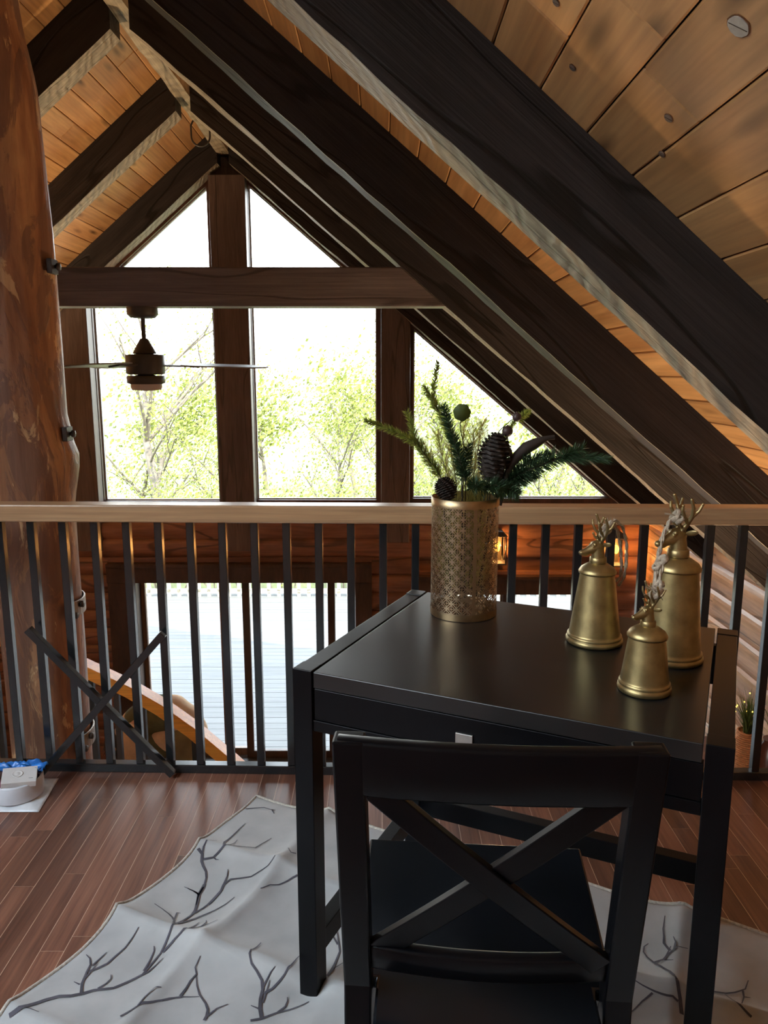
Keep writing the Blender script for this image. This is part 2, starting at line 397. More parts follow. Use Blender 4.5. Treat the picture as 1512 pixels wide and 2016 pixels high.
# rake infill above the glass
def zg(x): return 3.162-SL*abs(x-XR)
for sd in (-1,1):
    xe=XR+sd*3.99
    b.prism([(XR,zg(XR)+.06),(xe,zg(xe)+.06),(xe,zd(xe)-.002),(XR,zd(XR)-.002)],7.385,7.52)
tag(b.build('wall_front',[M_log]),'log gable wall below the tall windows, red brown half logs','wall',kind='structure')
for nm,x0,x1,z0,lab in (('center',-1.545,-1.22,-.37,'thick central timber post between the two tall windows'),('left',-2.965,-2.705,-.37,'timber post left of the left tall window, beside the log post'),('right',-.009,.263,-.285,'timber post between right tall window and triangular window')):
    b=MB(); zt=zu((x0+x1)/2)-.0
    if nm=='center': b.box(x0,x1,7.25,7.385,z0,3.06); b.box(x0,x1,7.385,7.52,.05,3.24); b.box(x0,x1,7.366,7.40,3.0,3.24)
    else:
        pl=[(x0,z0),(x1,z0),(x1,zu(x1)-.0),(x0,zu(x0)-.0)]
        b.prism(pl,7.25,7.384); b.prism([(x0,.05),(x1,.05),(x1,zg(x1)),(x0,zg(x0))],7.385,7.52)
    tag(b.build('timber_post',[M_gpost],loc=None,bevel=.006),lab,'post','timber posts of the gable window wall','thing')

def window(name,poly,label,fw=.055,y=7.45):
    # poly of the glass opening edge (x,z) counter clockwise; frame bars outside, pane inside
    c=Vector((sum(p[0] for p in poly)/len(poly),0,sum(p[1] for p in poly)/len(poly)))
    t=thing(name,label,'window',(c.x,y,poly[0][1]),kind='structure')
    inv=Vector(t.location)
    b=MB(); n=len(poly)
    # offset polygon outward
    def off(d):
        out=[]
        for i in range(n):
            p0=Vector((poly[i-1][0],poly[i-1][1]));p1=Vector((poly[i][0],poly[i][1]));p2=Vector((poly[(i+1)%n][0],poly[(i+1)%n][1]))
            e1=(p1-p0).normalized();e2=(p2-p1).normalized()
            n1=Vector((e1.y,-e1.x));n2=Vector((e2.y,-e2.x))
            k=n1+n2; k=k*(1/(1+n1.dot(n2)))
            out.append((p1.x+k.x*d,p1.y+k.y*d))
        return out
    O=off(fw)
    for i in range(n):
        j=(i+1)%n
        b.prism([poly[i],poly[j],O[j],O[i]],y-.065,y+.06)
    b.v=[(v[0]-inv.x,v[1]-inv.y,v[2]-inv.z) for v in b.v]
    b.build('window_frame',[M_trim],t)
    g=MB(); I=off(.012); g.prism(I,y-.004,y+.004); g.v=[(v[0]-inv.x,v[1]-inv.y,v[2]-inv.z) for v in g.v]
    g.build('pane',[M_glass],t)
    # pale glazing bead
    e=MB(); I=off(-.0); J=off(-.012)
    for i in range(n):
        j=(i+1)%n; e.prism([J[i],J[j],I[j],I[i]],y-.012,y+.012)
    e.v=[(v[0]-inv.x,v[1]-inv.y,v[2]-inv.z) for v in e.v]
    e.build('glazing_bead',[M_bead],t)
    return t
M_bead=plain('glazing_bead',(.55,.58,.62),rough=.4,var=.02)
window('window_1',[(-2.70,.10),(-1.58,.10),(-1.58,2.0),(-2.70,2.0)],'tall left window behind the ceiling fan')
window('window_2',[(-1.215,.11),(-.05,.11),(-.05,2.0),(-1.215,2.0)],'tall right window in the middle of the gable')
window('window_3',[(.298,.125),(2.215,.125),(.298,zg(.298))],'triangular window behind the greenery in the vase')
window('window_4',[(-2.46,2.26),(-1.592,2.26),(-1.592,zg(-1.592))],'upper left slanted window above the tie beam') 
window('window_5',[(-1.217,2.26),(-.33,2.26),(-1.217,zg(-1.217))],'upper right slanted window above the tie beam')
b=MB(); b.box(-2.8,0.02,7.38,7.51,2.055,2.205); tag(b.build('trim_1',[M_trim],M=Matrix.Translation((0,7.45,2.1))),'transom between tall and upper gable windows','trim',kind='structure')

# ------------------------------------------------------------------ patio doors
def door(name,x0,x1,zh,ztop,panels,label,trimw=.15,xl=None,xr=None):
    t=thing(name,label,'door',((x0+x1)/2,7.4,-2.61),kind='structure'); L=Vector(t.location)
    def sub(b): b.v=[(v[0]-L.x,v[1]-L.y,v[2]-L.z) for v in b.v]; return b
    b=MB(); b.box(x0,x1,7.22,7.34,zh,ztop); b.box(x0,x1,7.21,7.36,ztop-.03,ztop+.004); sub(b).build('header',[M_doort],t,bevel=.004)
    b=MB(); b.box(x0,xl,7.24,7.45,-2.61,zh); b.box(xr,x1,7.24,7.45,-2.61,zh); sub(b).build('jamb',[M_doort],t)
    b=MB(); b.box(xl,xr,7.28,7.45,-2.61,-2.575); sub(b).build('threshold',[M_dark],t)
    for (a,c,yy,sw0,sw1,m) in panels:
        p=MB(); p.box(a,a+sw0,yy-.02,yy+.02,-2.575,zh); p.box(c-sw1,c,yy-.02,yy+.02,-2.575,zh)
        p.box(a+sw0,c-sw1,yy-.02,yy+.02,-2.575,-2.50); p.box(a+sw0,c-sw1,yy-.02,yy+.02,zh-.03,zh)
        o=sub(p).build('sash',[m],t)
        g=MB(); g.box(a+sw0,c-sw1,yy-.004,yy+.004,-2.50,zh-.03); sub(g).build('pane',[M_glass],o)
    return t
M_doort=wood('door_trim',(.030,.016,.012),(.085,.042,.028),sc=(8,8,2),rough=.45,bumps=.1)
M_sash=wood('door_sash',(.11,.058,.032),(.22,.12,.07),sc=(14,14,2),rough=.4,bumps=.05)
d1=door('door_1',-2.672,-.10,-.68,-.495,[(-2.40,-1.556,7.41,.04,.066,M_sash),(-1.572,-1.372,7.43,.012,.012,M_sash),(-1.388,-.47,7.37,.07,.07,M_doort),(-.54,-.28,7.43,.07,.03,M_sash)],'sliding patio door below the tall windows, open to the patio',xl=-2.40,xr=-.263)
d2=door('door_2',.32,2.05,-.80,-.62,[(.44,1.24,7.41,.06,.06,M_sash),(1.20,1.95,7.37,.06,.05,M_doort)],'second patio door, mostly hidden behind the desk and vase',xl=.44,xr=1.95)

# ------------------------------------------------------------------ other walls and floors
b=MB(); z=-2.61; 
while z<.1:
    n=9; prof=[]
    for i in range(n+1):
        t=-1+2*i/n; prof.append((2.5+.045*(1-sqrt(max(0,1-(t*.94)**2))),z+.105+t*.105))
    prof+=[(2.72,z+.21),(2.72,z)]
    ys=[-2.6,1.2,3.9,7.27] if int(round((z+2.61)/.21))%2 else [-2.6,2.4,5.6,7.27]
    for a,c in zip(ys[:-1],ys[1:]): b.prism(prof,a,c)
    z+=.21
b.v=[(v[0],v[1],min(v[2],zd(v[0])-.004)) for v in b.v]
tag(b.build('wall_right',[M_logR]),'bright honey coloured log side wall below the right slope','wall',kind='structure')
b=MB(); b.box(-5.5,-5.3,-2.6,7.4,-2.61,-2.2); b.box(-5.5,-5.3,-2.6,7.4,-.25,.2)
for a,c in ((-2.6,-1.6),(1.5,7.4)): b.box(-5.5,-5.3,a,c,-2.2,-.25)
for k,(a,c) in enumerate(((-1.6,1.5),)):  # unseen opening added to let more daylight into the lower room
    t=thing('window_%d'%(7+k),['wide side window of the lower room under the loft, out of frame','wide side window of the lower room near the gable, out of frame'][k],'window',(-5.4,(a+c)/2,-2.2),kind='structure')
    q=MB(); h=(c-a)/2; q.box(-.02,.02,-h,h,0,.06); q.box(-.02,.02,-h,h,1.89,1.95); q.box(-.02,.02,-h,-h+.06,.06,1.89); q.box(-.02,.02,h-.06,h,.06,1.89); q.build('window_frame',[M_trim],t)
    q=MB(); q.box(-.004,.004,-h+.06,h-.06,.06,1.89); q.build('pane',[M_glass],t)
tag(b.build('wall_left',[M_logR]),'log side wall under the left slope, out of frame','wall',kind='structure')
# back gable with a wide window
b=MB()
b.prism([(-5.5,-2.61),(2.6,-2.61),(2.6,zd(2.6)),(XR,ZD),(-5.39,zd(-5.39))],-2.75,-2.6)
tag(b.build('wall_back',[M_logR]),'log coloured back gable wall behind the camera','wall',kind='structure')
b=MB(); b.box(-5.5,2.7,-2.75,7.5,-2.75,-2.61); tag(b.build('floor_lower',[M_lfl:=wood('lower_floor',(.14,.06,.03),(.30,.15,.08),sc=(14,1.5,14),rough=.4,bumps=.05)]),'wooden floor of the room below the loft','floor',kind='structure')
def yedge(x): return 2.388-.0283*x
b=MB(); rng=random.Random(21); k=int(-2.6/.0575)
while k*.0575<2.35:
    x0=k*.0575; k+=1; y=-2.6-rng.uniform(0,.6); ye=yedge(x0+.028)+.034
    while y<ye:
        y1=y+rng.uniform(.45,1.15)
        if ye-y1<.12: y1=ye
        y1=min(y1,ye); b.box(x0+.0009,x0+.0566,max(y,-2.6)+.0008,y1-.0004,-.02,0)
        y=y1
tag(b.build('floor',[M_floor]),'reddish brown strip wood floor of the loft','floor',kind='structure')
b=MB(); b.prism([(-5.3,-2.6),(2.42,-2.6),(2.42,yedge(2.42)+.03),(-5.3,yedge(-5.3)+.03)],-.26,-.0205,axis='z')
q=MB(); q.prism([(-2.6,-2.6),(2.4,-2.6),(2.4,yedge(2.4)+.028),(-2.6,yedge(-2.6)+.028)],-.0203,-.00035,axis='z'); tag(q.build('floor_filler',[plain('seam_filler',(.60,.42,.30),rough=.5)]),'pale filler in the seams of the strip floor','floor',kind='structure')  # pale sheet in the gaps: light caught by plank edges put into colour
tag(b.build('floor_slab',[M_wallp]),'dark underlay and edge of the loft floor','floor',kind='structure')
# ------------------------------------------------------------------ railing
rl=thing('loft_railing','loft guard railing with pine top rail and black metal balusters','railing',(0,2.388,0),-.0283)
b=MB(); b.box(-2.3,2.15,-.012,.062,.868,.924); b.build('top_rail',[M_rail],rl,bevel=.005)
b=MB(); b.box(-2.3,2.15,0,.034,.0,.03); b.build('bottom_rail',[M_iron],rl,bevel=.0025)
bb=MB(); bb.box(-.0122,.0122,-.0122,.0122,.03,.868)
first=bb.build('baluster',[M_iron],rl,bevel=.0018); first.location=(-1.132-2*.1032,.0165,0)
for k in range(-1,30):
    x=-1.132+.1032*k
    if x>2.1: break
    c=first.copy(); COL.objects.link(c); c.parent=rl; c.location=(x,.0165,0)
for k in (-1,3,8,14):
    pass
# two loose bars crossed against the railing
def loosebar(x0,z0,x1,z1,y,label):
    b=MB(); b.bar((x0,y,z0),(x1,y,z1),.0235,.0235,up=(0,1,0)); 
    c=Vector(((x0+x1)/2,y,(z0+z1)/2)); b.v=[tuple(Vector(v)-c) for v in b.v]
    return tag(b.build('metal_bar',[M_iron],loc=c,bevel=.0015),label,'bar','crossed metal bars at the railing')
loosebar(-1.143,.522,-.700,.014,2.377,'black metal bar sloping down to the right across the balusters')
loosebar(-1.140,.018,-.700,.515,2.351,'black metal bar rising to the right across the balusters')

# ------------------------------------------------------------------ log column
rng=random.Random(9)
prof=[(-2.61,.152,-1.312),(-.5,.150,-1.312),(-.17,.150,-1.312),(.3,.148,-1.312),(.64,.148,-1.312),(.82,.147,-1.309),(.90,.152,-1.306),(.965,.163,-1.303),(1.02,.172,-1.303),(1.08,.158,-1.309),(1.2,.146,-1.315),(1.4,.143,-1.314),(1.75,.142,-1.318),(2.25,.140,-1.328),(2.57,.132,-1.362),(2.9,.128,-1.38),(3.225,.126,-1.392)]
def interp(z):
    for (a,b_) in zip(prof[:-1],prof[1:]):
        if a[0]<=z<=b_[0]:
            t=(z-a[0])/(b_[0]-a[0]); t=t*t*(3-2*t); return a[1]+(b_[1]-a[1])*t,a[2]+(b_[2]-a[2])*t
    return prof[-1][1],prof[-1][2]
b=MB(); nr=120; nk=44; vs=[]; fs=[]
from mathutils import noise as mnoise
for i in range(nr+1):
    z=-2.61+(3.225+2.61)*i/nr; r,cx=interp(z)
    # bulge only on the window side
    rb,_=interp(z)
    for k in range(nk):
        a=2*pi*k/nk
        rr=.146-.006*max(0,z)/3
        bul=max(0,cos(a-.2))**1.5
        rr=rr*(1-bul)+r*bul
        nz=mnoise.noise(Vector((cos(a)*1.6,sin(a)*1.6,z*1.3)))*.010+mnoise.noise(Vector((cos(a)*5,sin(a)*5,z*1.1)))*.005+mnoise.noise(Vector((cos(a)*14,sin(a)*14,z*3)))*.003
        vs.append((cx+(rr+nz)*cos(a),2.85+(rr+nz)*sin(a),z))
for i in range(nr):
    for k in range(nk): fs.append((i*nk+k,i*nk+(k+1)%nk,(i+1)*nk+(k+1)%nk,(i+1)*nk+k))
b.add(vs,fs,0,True); b.add(vs[:nk],[tuple(range(nk))],0); b.add(vs[-nk:],[tuple(range(nk))],0)
def barkmat():
    m,nt,bs,_=mat('peeled_log')
    tc=N(nt,'ShaderNodeTexCoord'); co=tc.outputs['Object']
    def nz(sc,det=5,dist=.8,rg=.6):
        mp=N(nt,'ShaderNodeMapping'); mp.inputs['Scale'].default_value=sc; nt.links.new(co,mp.inputs[0])
        n=N(nt,'ShaderNodeTexNoise'); n.inputs['Scale'].default_value=1; n.inputs['Detail'].default_value=det; n.inputs['Distortion'].default_value=dist; n.inputs['Roughness'].default_value=rg
        nt.links.new(mp.outputs[0],n.inputs[0]); return n.outputs[0]
    base=ramp(nt,[(.25,(.16,.065,.038)),(.5,(.36,.165,.085)),(.75,(.58,.33,.16))],nz((9,9,1.6)))
    patch=ramp(nt,[(.47,0.0),(.52,1.0)],nz((7,7,2.3),6,1.6,.65))
    col=mixc(nt,base,(.21,.105,.07),math2(nt,'MULTIPLY',patch,.85))
    p2=ramp(nt,[(.60,0.0),(.63,1.0)],nz((10,10,3.0),6,1.2,.7))
    col=mixc(nt,col,(.70,.45,.24),math2(nt,'MULTIPLY',p2,.85))
    fine=nz((40,40,4),4,.3)
    col=mixc(nt,col,ramp(nt,[(.3,.7),(.7,1.12)],fine),.8,'MULTIPLY')
    nt.links.new(col,bs.inputs['Base Color']); bs.inputs['Roughness'].default_value=.42
    bump(nt,bs,math2(nt,'ADD',math2(nt,'MULTIPLY',patch,.5),math2(nt,'ADD',math2(nt,'MULTIPLY',p2,.3),fine)),.45,.006)
    return m
M_bark2=barkmat()
lp=tag(b.build('log_post',[M_bark2],M=Matrix.Translation((-1.31,2.85,-2.61))),'tall peeled log post at the left edge behind the railing','post',kind='thing')
def bracket(z,x,w,h,band):
    c=Vector((x,2.85,z))-Vector((-1.31,2.85,-2.61))
    b=MB()
    if band:
        n=14; R=.153
        for i in range(n):
            a0=-.62+1.7*i/n; a1=-.62+1.7*(i+1)/n
            p0=(R*cos(a0),R*sin(a0)); p1=(R*cos(a1),R*sin(a1)); q0=((R+.006)*cos(a0),(R+.006)*sin(a0)); q1=((R+.006)*cos(a1),(R+.006)*sin(a1))
            b.prism([p0,p1,q1,q0],-h/2,h/2,axis='z')
        c=Vector((0,0,z+2.61))
    else:
        b.box(-.006,.012,-.045,.012,-h/2,h/2)
    o=b.build('bracket',[M_steel if band else M_dark],lp,bevel=.002); o.location=c
    for (bx,by,bz) in ([(.160,-.02,.012),(.150,-.062,-.020)] if band else [(.018,-.012,0)]):
        q=MB(); q.lathe([(.007,-.012),(.007,0),(.013,0),(.013,.010),(.0,.012)],8)
        u=q.build('bolt',[M_dark],o); u.location=(bx,by,bz); u.rotation_euler=(0,pi/2,0) if not band else (0,pi/2,atan2(by,bx))
bracket(1.705,-1.168,.03,.05,False); bracket(1.115,-1.158,.03,.052,False)
bracket(.455,0,0,.06,True); bracket(-.085,0,0,.065,True)

# ------------------------------------------------------------------ ceiling fan
FX,FY=-1.383,4.58
fan=thing('ceiling_fan','dark ceiling fan with three blades hanging from the tie beam','fan',(FX,FY,1.704))
b=MB(); b.lathe([(.088,0),(.088,-.040),(.070,-.058),(.035,-.062)],36); b.build('canopy',[M_dark],fan)
b=MB(); b.lathe([(.0125,-.05),(.0125,-.19)],16); b.build('downrod',[M_dark],fan)
b=MB(); b.lathe([(.020,-.175),(.027,-.185),(.066,-.255),(.066,-.262),(.03,-.264)],32); b.build('coupling_cover',[M_dark],fan)
b=MB(); b.lathe([(.03,-.262),(.108,-.268),(.111,-.275),(.111,-.372),(.105,-.380),(.03,-.382)],44); b.build('motor_housing',[M_dark],fan)
b=MB(); b.lathe([(.03,-.376),(.06,-.388),(.105,-.388),(.109,-.392),(.109,-.430),(.092,-.436),(.03,-.436)],44); b.build('light_kit',[M_dark],fan)
M_lens=leafmat('frosted_lens',(.88,.74,.66),trans=.6,var=0)
b=MB(); b.lathe([(.088,-.436),(.089,-.455),(.083,-.470),(.0,-.476)],40,cap1=False); b.build('lens',[M_lens],fan)
M_blade=wood('fan_blade',(.10,.075,.05),(.25,.19,.13),sc=(1.5,14,14),rough=.35,bumps=.05)
for a in (radians(14),radians(134),radians(254)):
    q=MB(); P=[(.20,-.055),(.30,-.066),(.62,-.058),(.70,-.03),(.715,.0),(.70,.035),(.62,.056),(.30,.060),(.20,.05)]
    q.prism(P,-.004,.004,axis='z'); o=q.build('blade',[M_blade],fan,bevel=.002); o.location=(0,0,-.318); o.rotation_euler=Euler((radians(8),radians(1.6),a),'XYZ')
    q=MB(); q.box(.10,.30,-.022,.022,-.012,-.004); q.box(.26,.31,-.035,.035,-.012,-.004); u=q.build('blade_iron',[M_dark],o,bevel=.003)

# ------------------------------------------------------------------ desk
dsk=thing('desk','small black desk with square legs, a drawer and low stretchers','desk',(-.179,1.457,0),radians(-24.8))
W,D,T=.808,.622,.757; lg=.043
M_blk=M_black
for (x,y,z0) in ((0,0,.009),(W-lg,0,.009),(0,D-lg,.0),(W-lg,D-lg,.0)):
    b=MB(); b.box(x,x+lg,y,y+lg,z0,T); b.build('leg',[M_blk],dsk,bevel=.0016)
b=MB(); b.box(lg+.004,W-lg-.004,.0,D-.004,T-.034,T-.001); b.build('desktop',[M_top:=None or plain('desk_top',(.008,.0085,.009),rough=.30,spec=.62,var=.5,nscale=5)],dsk,bevel=.0016)
for x in (0,W-lg):
    b=MB(); b.box(x+.001,x+lg-.001,lg,D-lg,T-.10,T-.0015); b.build('side_rail',[M_blk],dsk,bevel=.0014)
    b=MB(); b.box(x+.004,x+lg-.004,lg,D-lg,.098,.148); b.build('stretcher',[M_blk],dsk,bevel=.0014)
b=MB(); b.box(lg,W-lg,D-lg+.004,D-.004,.118,.175); b.build('stretcher',[M_blk],dsk,bevel=.0014)
b=MB(); b.box(lg,W-lg,D-.024,D-.004,T-.13,T-.037); b.build('back_apron',[M_blk],dsk,bevel=.001)
dr=MB(); dr.box(lg+.004,W-lg-.075,.003,.020,.655,.7205); dr.box(lg+.03,W-lg-.1,.020,.40,.665,.70)
dro=dr.build('drawer',[M_blk],dsk,bevel=.0014)
b=MB(); b.box(.345,.378,-.001,.003,.668,.690); b.build('drawer_plate',[plain('plate_metal',(.42,.40,.37),rough=.35,metal=.7)],dro,bevel=.001)
b=MB(); b.box(lg,W-lg,.004,.022,.629,.652); b.box(W-lg-.072,W-lg-.001,.003,.020,.655,.7205); b.build('front_apron',[M_blk],dsk,bevel=.001)

# ------------------------------------------------------------------ chair (x-back)
ch=thing('dining_chair','black wooden chair with an X shaped backrest, tucked at the desk','chair',(.150,.978,0),radians(-4.6))
# local: x right, y forward (towards desk), origin under the rear edge of the seat
zf=.008
def back_y(z): return -.012-.24*max(0,z-.46)/.46*.46 if z>.46 else -.012
def by(z): return -.005-(z-.45)*.215 if z>.45 else -.005-(.45-z)*.10
HW=.204
for s in (-1,1):
    b=MB(); segs=[zf,.2,.40,.47,.60,.75,.892]; vs=[];fs=[]
    for z in segs:
        w=.040; dpt=.034 if z>.2 else .030
        xo=s*HW
        for (px,py) in ((xo,by(z)-dpt/2),(xo-s*w,by(z)-dpt/2),(xo-s*w,by(z)+dpt/2),(xo,by(z)+dpt/2)): vs.append((px,py,z))
    n=len(segs)
    for i in range(n-1):
        for k in range(4): fs.append((4*i+k,4*i+(k+1)%4,4*i+4+(k+1)%4,4*i+4+k))
    fs+=[(0,1,2,3),tuple(4*(n-1)+k for k in (3,2,1,0))]
    b.add(vs,fs); b.build('rear_leg',[M_blk],ch,bevel=.003)
    b=MB(); b.bar((s*.170,.335,zf),(s*.172,.34,.425),.036,.036,up=(0,1,0)); b.build('front_leg',[M_blk],ch,bevel=.003)
def curved(z0,z1,xw,sag,th,name):
    b=MB(); n=24; vs=[];fs=[]
    for i in range(n+1):
        x=-xw+2*xw*i/n; c=-sag*(1-(x/xw)**2)
        for z,t in ((z0,-th/2),(z0,th/2),(z1,th/2),(z1,-th/2)): vs.append((x,by(z)+c+t,z))
    for i in range(n):
        for k in range(4): fs.append((4*i+k,4*i+(k+1)%4,4*i+4+(k+1)%4,4*i+4+k))
    fs+=[(3,2,1,0),tuple(4*n+k for k in range(4))]
    b.add(vs,fs,0,True); o=b.build(name,[M_blk],ch,bevel=.005); return o
curved(.810,.8925,HW-.002,.015,.024,'top_rail'); curved(.500,.545,HW-.036,.015,.022,'lower_rail')
for s in (-1,1):
    b=MB(); n=16; vs=[];fs=[]
    x0,z0,x1,z1=-s*.152,.820,s*.156,.532
    d=Vector((x1-x0,0,z1-z0)).normalized(); nn=Vector((-d.z,0,d.x))
    for i in range(n+1):
        t=i/n; x=x0+(x1-x0)*t; z=z0+(z1-z0)*t; c=-.015*(1-(x/HW)**2)
        for a,tt in ((-.018,-.0075),(-.018,.0075),(.018,.0075),(.018,-.0075)):
            vs.append((x+nn.x*a,by(z+nn.z*a)+c+tt+(.001-.003*s),z+nn.z*a))
    for i in range(n):
        for k in range(4): fs.append((4*i+k,4*i+(k+1)%4,4*i+4+(k+1)%4,4*i+4+k))
    fs+=[(3,2,1,0),tuple(4*n+k for k in range(4))]
    b.add(vs,fs); b.build('cross_slat',[M_blk],ch,bevel=.002)
b=MB(); b.prism([(-.158,-.085),(.158,-.085),(.160,.016),(.190,.016),(.198,.36),(-.203,.36),(-.195,.016),(-.160,.016)],.428,.450,axis='z'); b.build('seat',[plain('chair_seat',(.005,.006,.008),rough=.20,spec=.5,var=.4,nscale=7)],ch,bevel=.004)
for s in (-1,1):
    b=MB(); b.bar((s*.176,.02,.395),(s*.176,.33,.395),.018,.06); b.build('seat_rail',[M_blk],ch)
    b=MB(); b.bar((s*.182,.0,.20),(s*.172,.33,.20),.018,.03); b.build('stretcher',[M_blk],ch)
b=MB(); b.bar((-.16,.335,.395),(.16,.335,.395),.018,.06); b.build('seat_rail',[M_blk],ch)
b=MB(); b.bar((-.165,-.06,.398),(.165,-.06,.398),.018,.058); b.build('seat_rail',[M_blk],ch)

# ------------------------------------------------------------------ rug
RA=radians(-24.8); RO=Vector((-.40,2.248,0))
LEGUV=[(.532,.625),(1.30,.615),(.35+.0,1.2)]
def rug_h(u,v):
    def rd(d,a,w): return a*exp(-abs(d)/w)
    h=.004
    wob=.012*sin(u*9)+.006*sin(u*23+1)
    h+=rd(v-.285+wob*.5,.023,.035)+rd(v-.60-wob*.6,.032,.038)+rd(v-.92,.022,.04)
    h+=rd(u-.262+.01*sin(v*11),.022,.032)+rd(u-.60,.012,.05)+rd(u-.95,.014,.04)+rd(u-1.27,.020,.035)
    h+=.006*(sin(u*13+v*7)*sin(v*17-u*5)+1)*.7
    h-=.010*exp(-((u-.13)**2+(v-.45)**2)/.006)*.6
    for (a,b_) in ((.532,.625),(1.295,.625)):
        g=exp(-((u-a)**2+(v-b_)**2)/.0028); h=h*(1-g)+.0065*g
    for (a,b_) in CHUV:
        g=exp(-((u-a)**2+(v-b_)**2)/.0028); h=h*(1-g)+.0065*g
    e=min(u,v); 
    return max(.003,h)
def wuv(u,v): # rug local -> world xy
    return (RO.x+u*cos(RA)+v*sin(RA), RO.y+u*sin(RA)-v*cos(RA))
def uvw(x,y):
    dx,dy=x-RO.x,y-RO.y; return (dx*cos(RA)+dy*sin(RA), dx*sin(RA)-dy*cos(RA))
cM=Matrix.Translation((.150,.978,0))@Matrix.Rotation(radians(-4.6),4,'Z')
CHUV=[]
for (x,y) in ((-.185,-.05),(.185,-.05),(-.17,.335),(.17,.335)):
    p=cM@Vector((x,y,0)); CHUV.append(uvw(p.x,p.y))
RU,RV=1.62,1.36; nu,nv=150,126
vs=[];fs=[]
for j in range(nv+1):
    for i in range(nu+1):
        u=RU*i/nu; v=RV*j/nv
        uu=u; vv=v
        if i==0: uu+=.006*sin(v*20)
        if j==0: vv+=.005*sin(u*18)
        vs.append((uu,-vv,rug_h(u,v)))
for j in range(nv):
    for i in range(nu):
        a=j*(nu+1)+i; fs.append((a,a+nu+1,a+nu+2,a+1))
b=MB(); b.add(vs,fs,0,True)
rug=b.build('rug',[M_rugc]); rug.location=RO; rug.rotation_euler=(0,0,RA)
sm=rug.modifiers.new('thick','SOLIDIFY'); sm.thickness=.003; sm.offset=0
tag(rug,'pale creased rug printed with bare dark branches, lying under the desk','rug')
b=MB(); pts=[]
for j in range(nv,-1,-1): v=RV*j/nv; pts.append((.006*sin(v*20)-.001,-v,rug_h(0,v)+.001))
for i in range(1,nu+1): u=RU*i/nu; pts.append((u,-.005*sin(u*18)+.001,rug_h(u,0)+.001))
for j in range(1,nv+1): v=RV*j/nv; pts.append((RU+.001,-v,rug_h(RU,v)+.001))
b.tube(pts,.0048,8); b.build('rug_binding',[M_cord],rug)
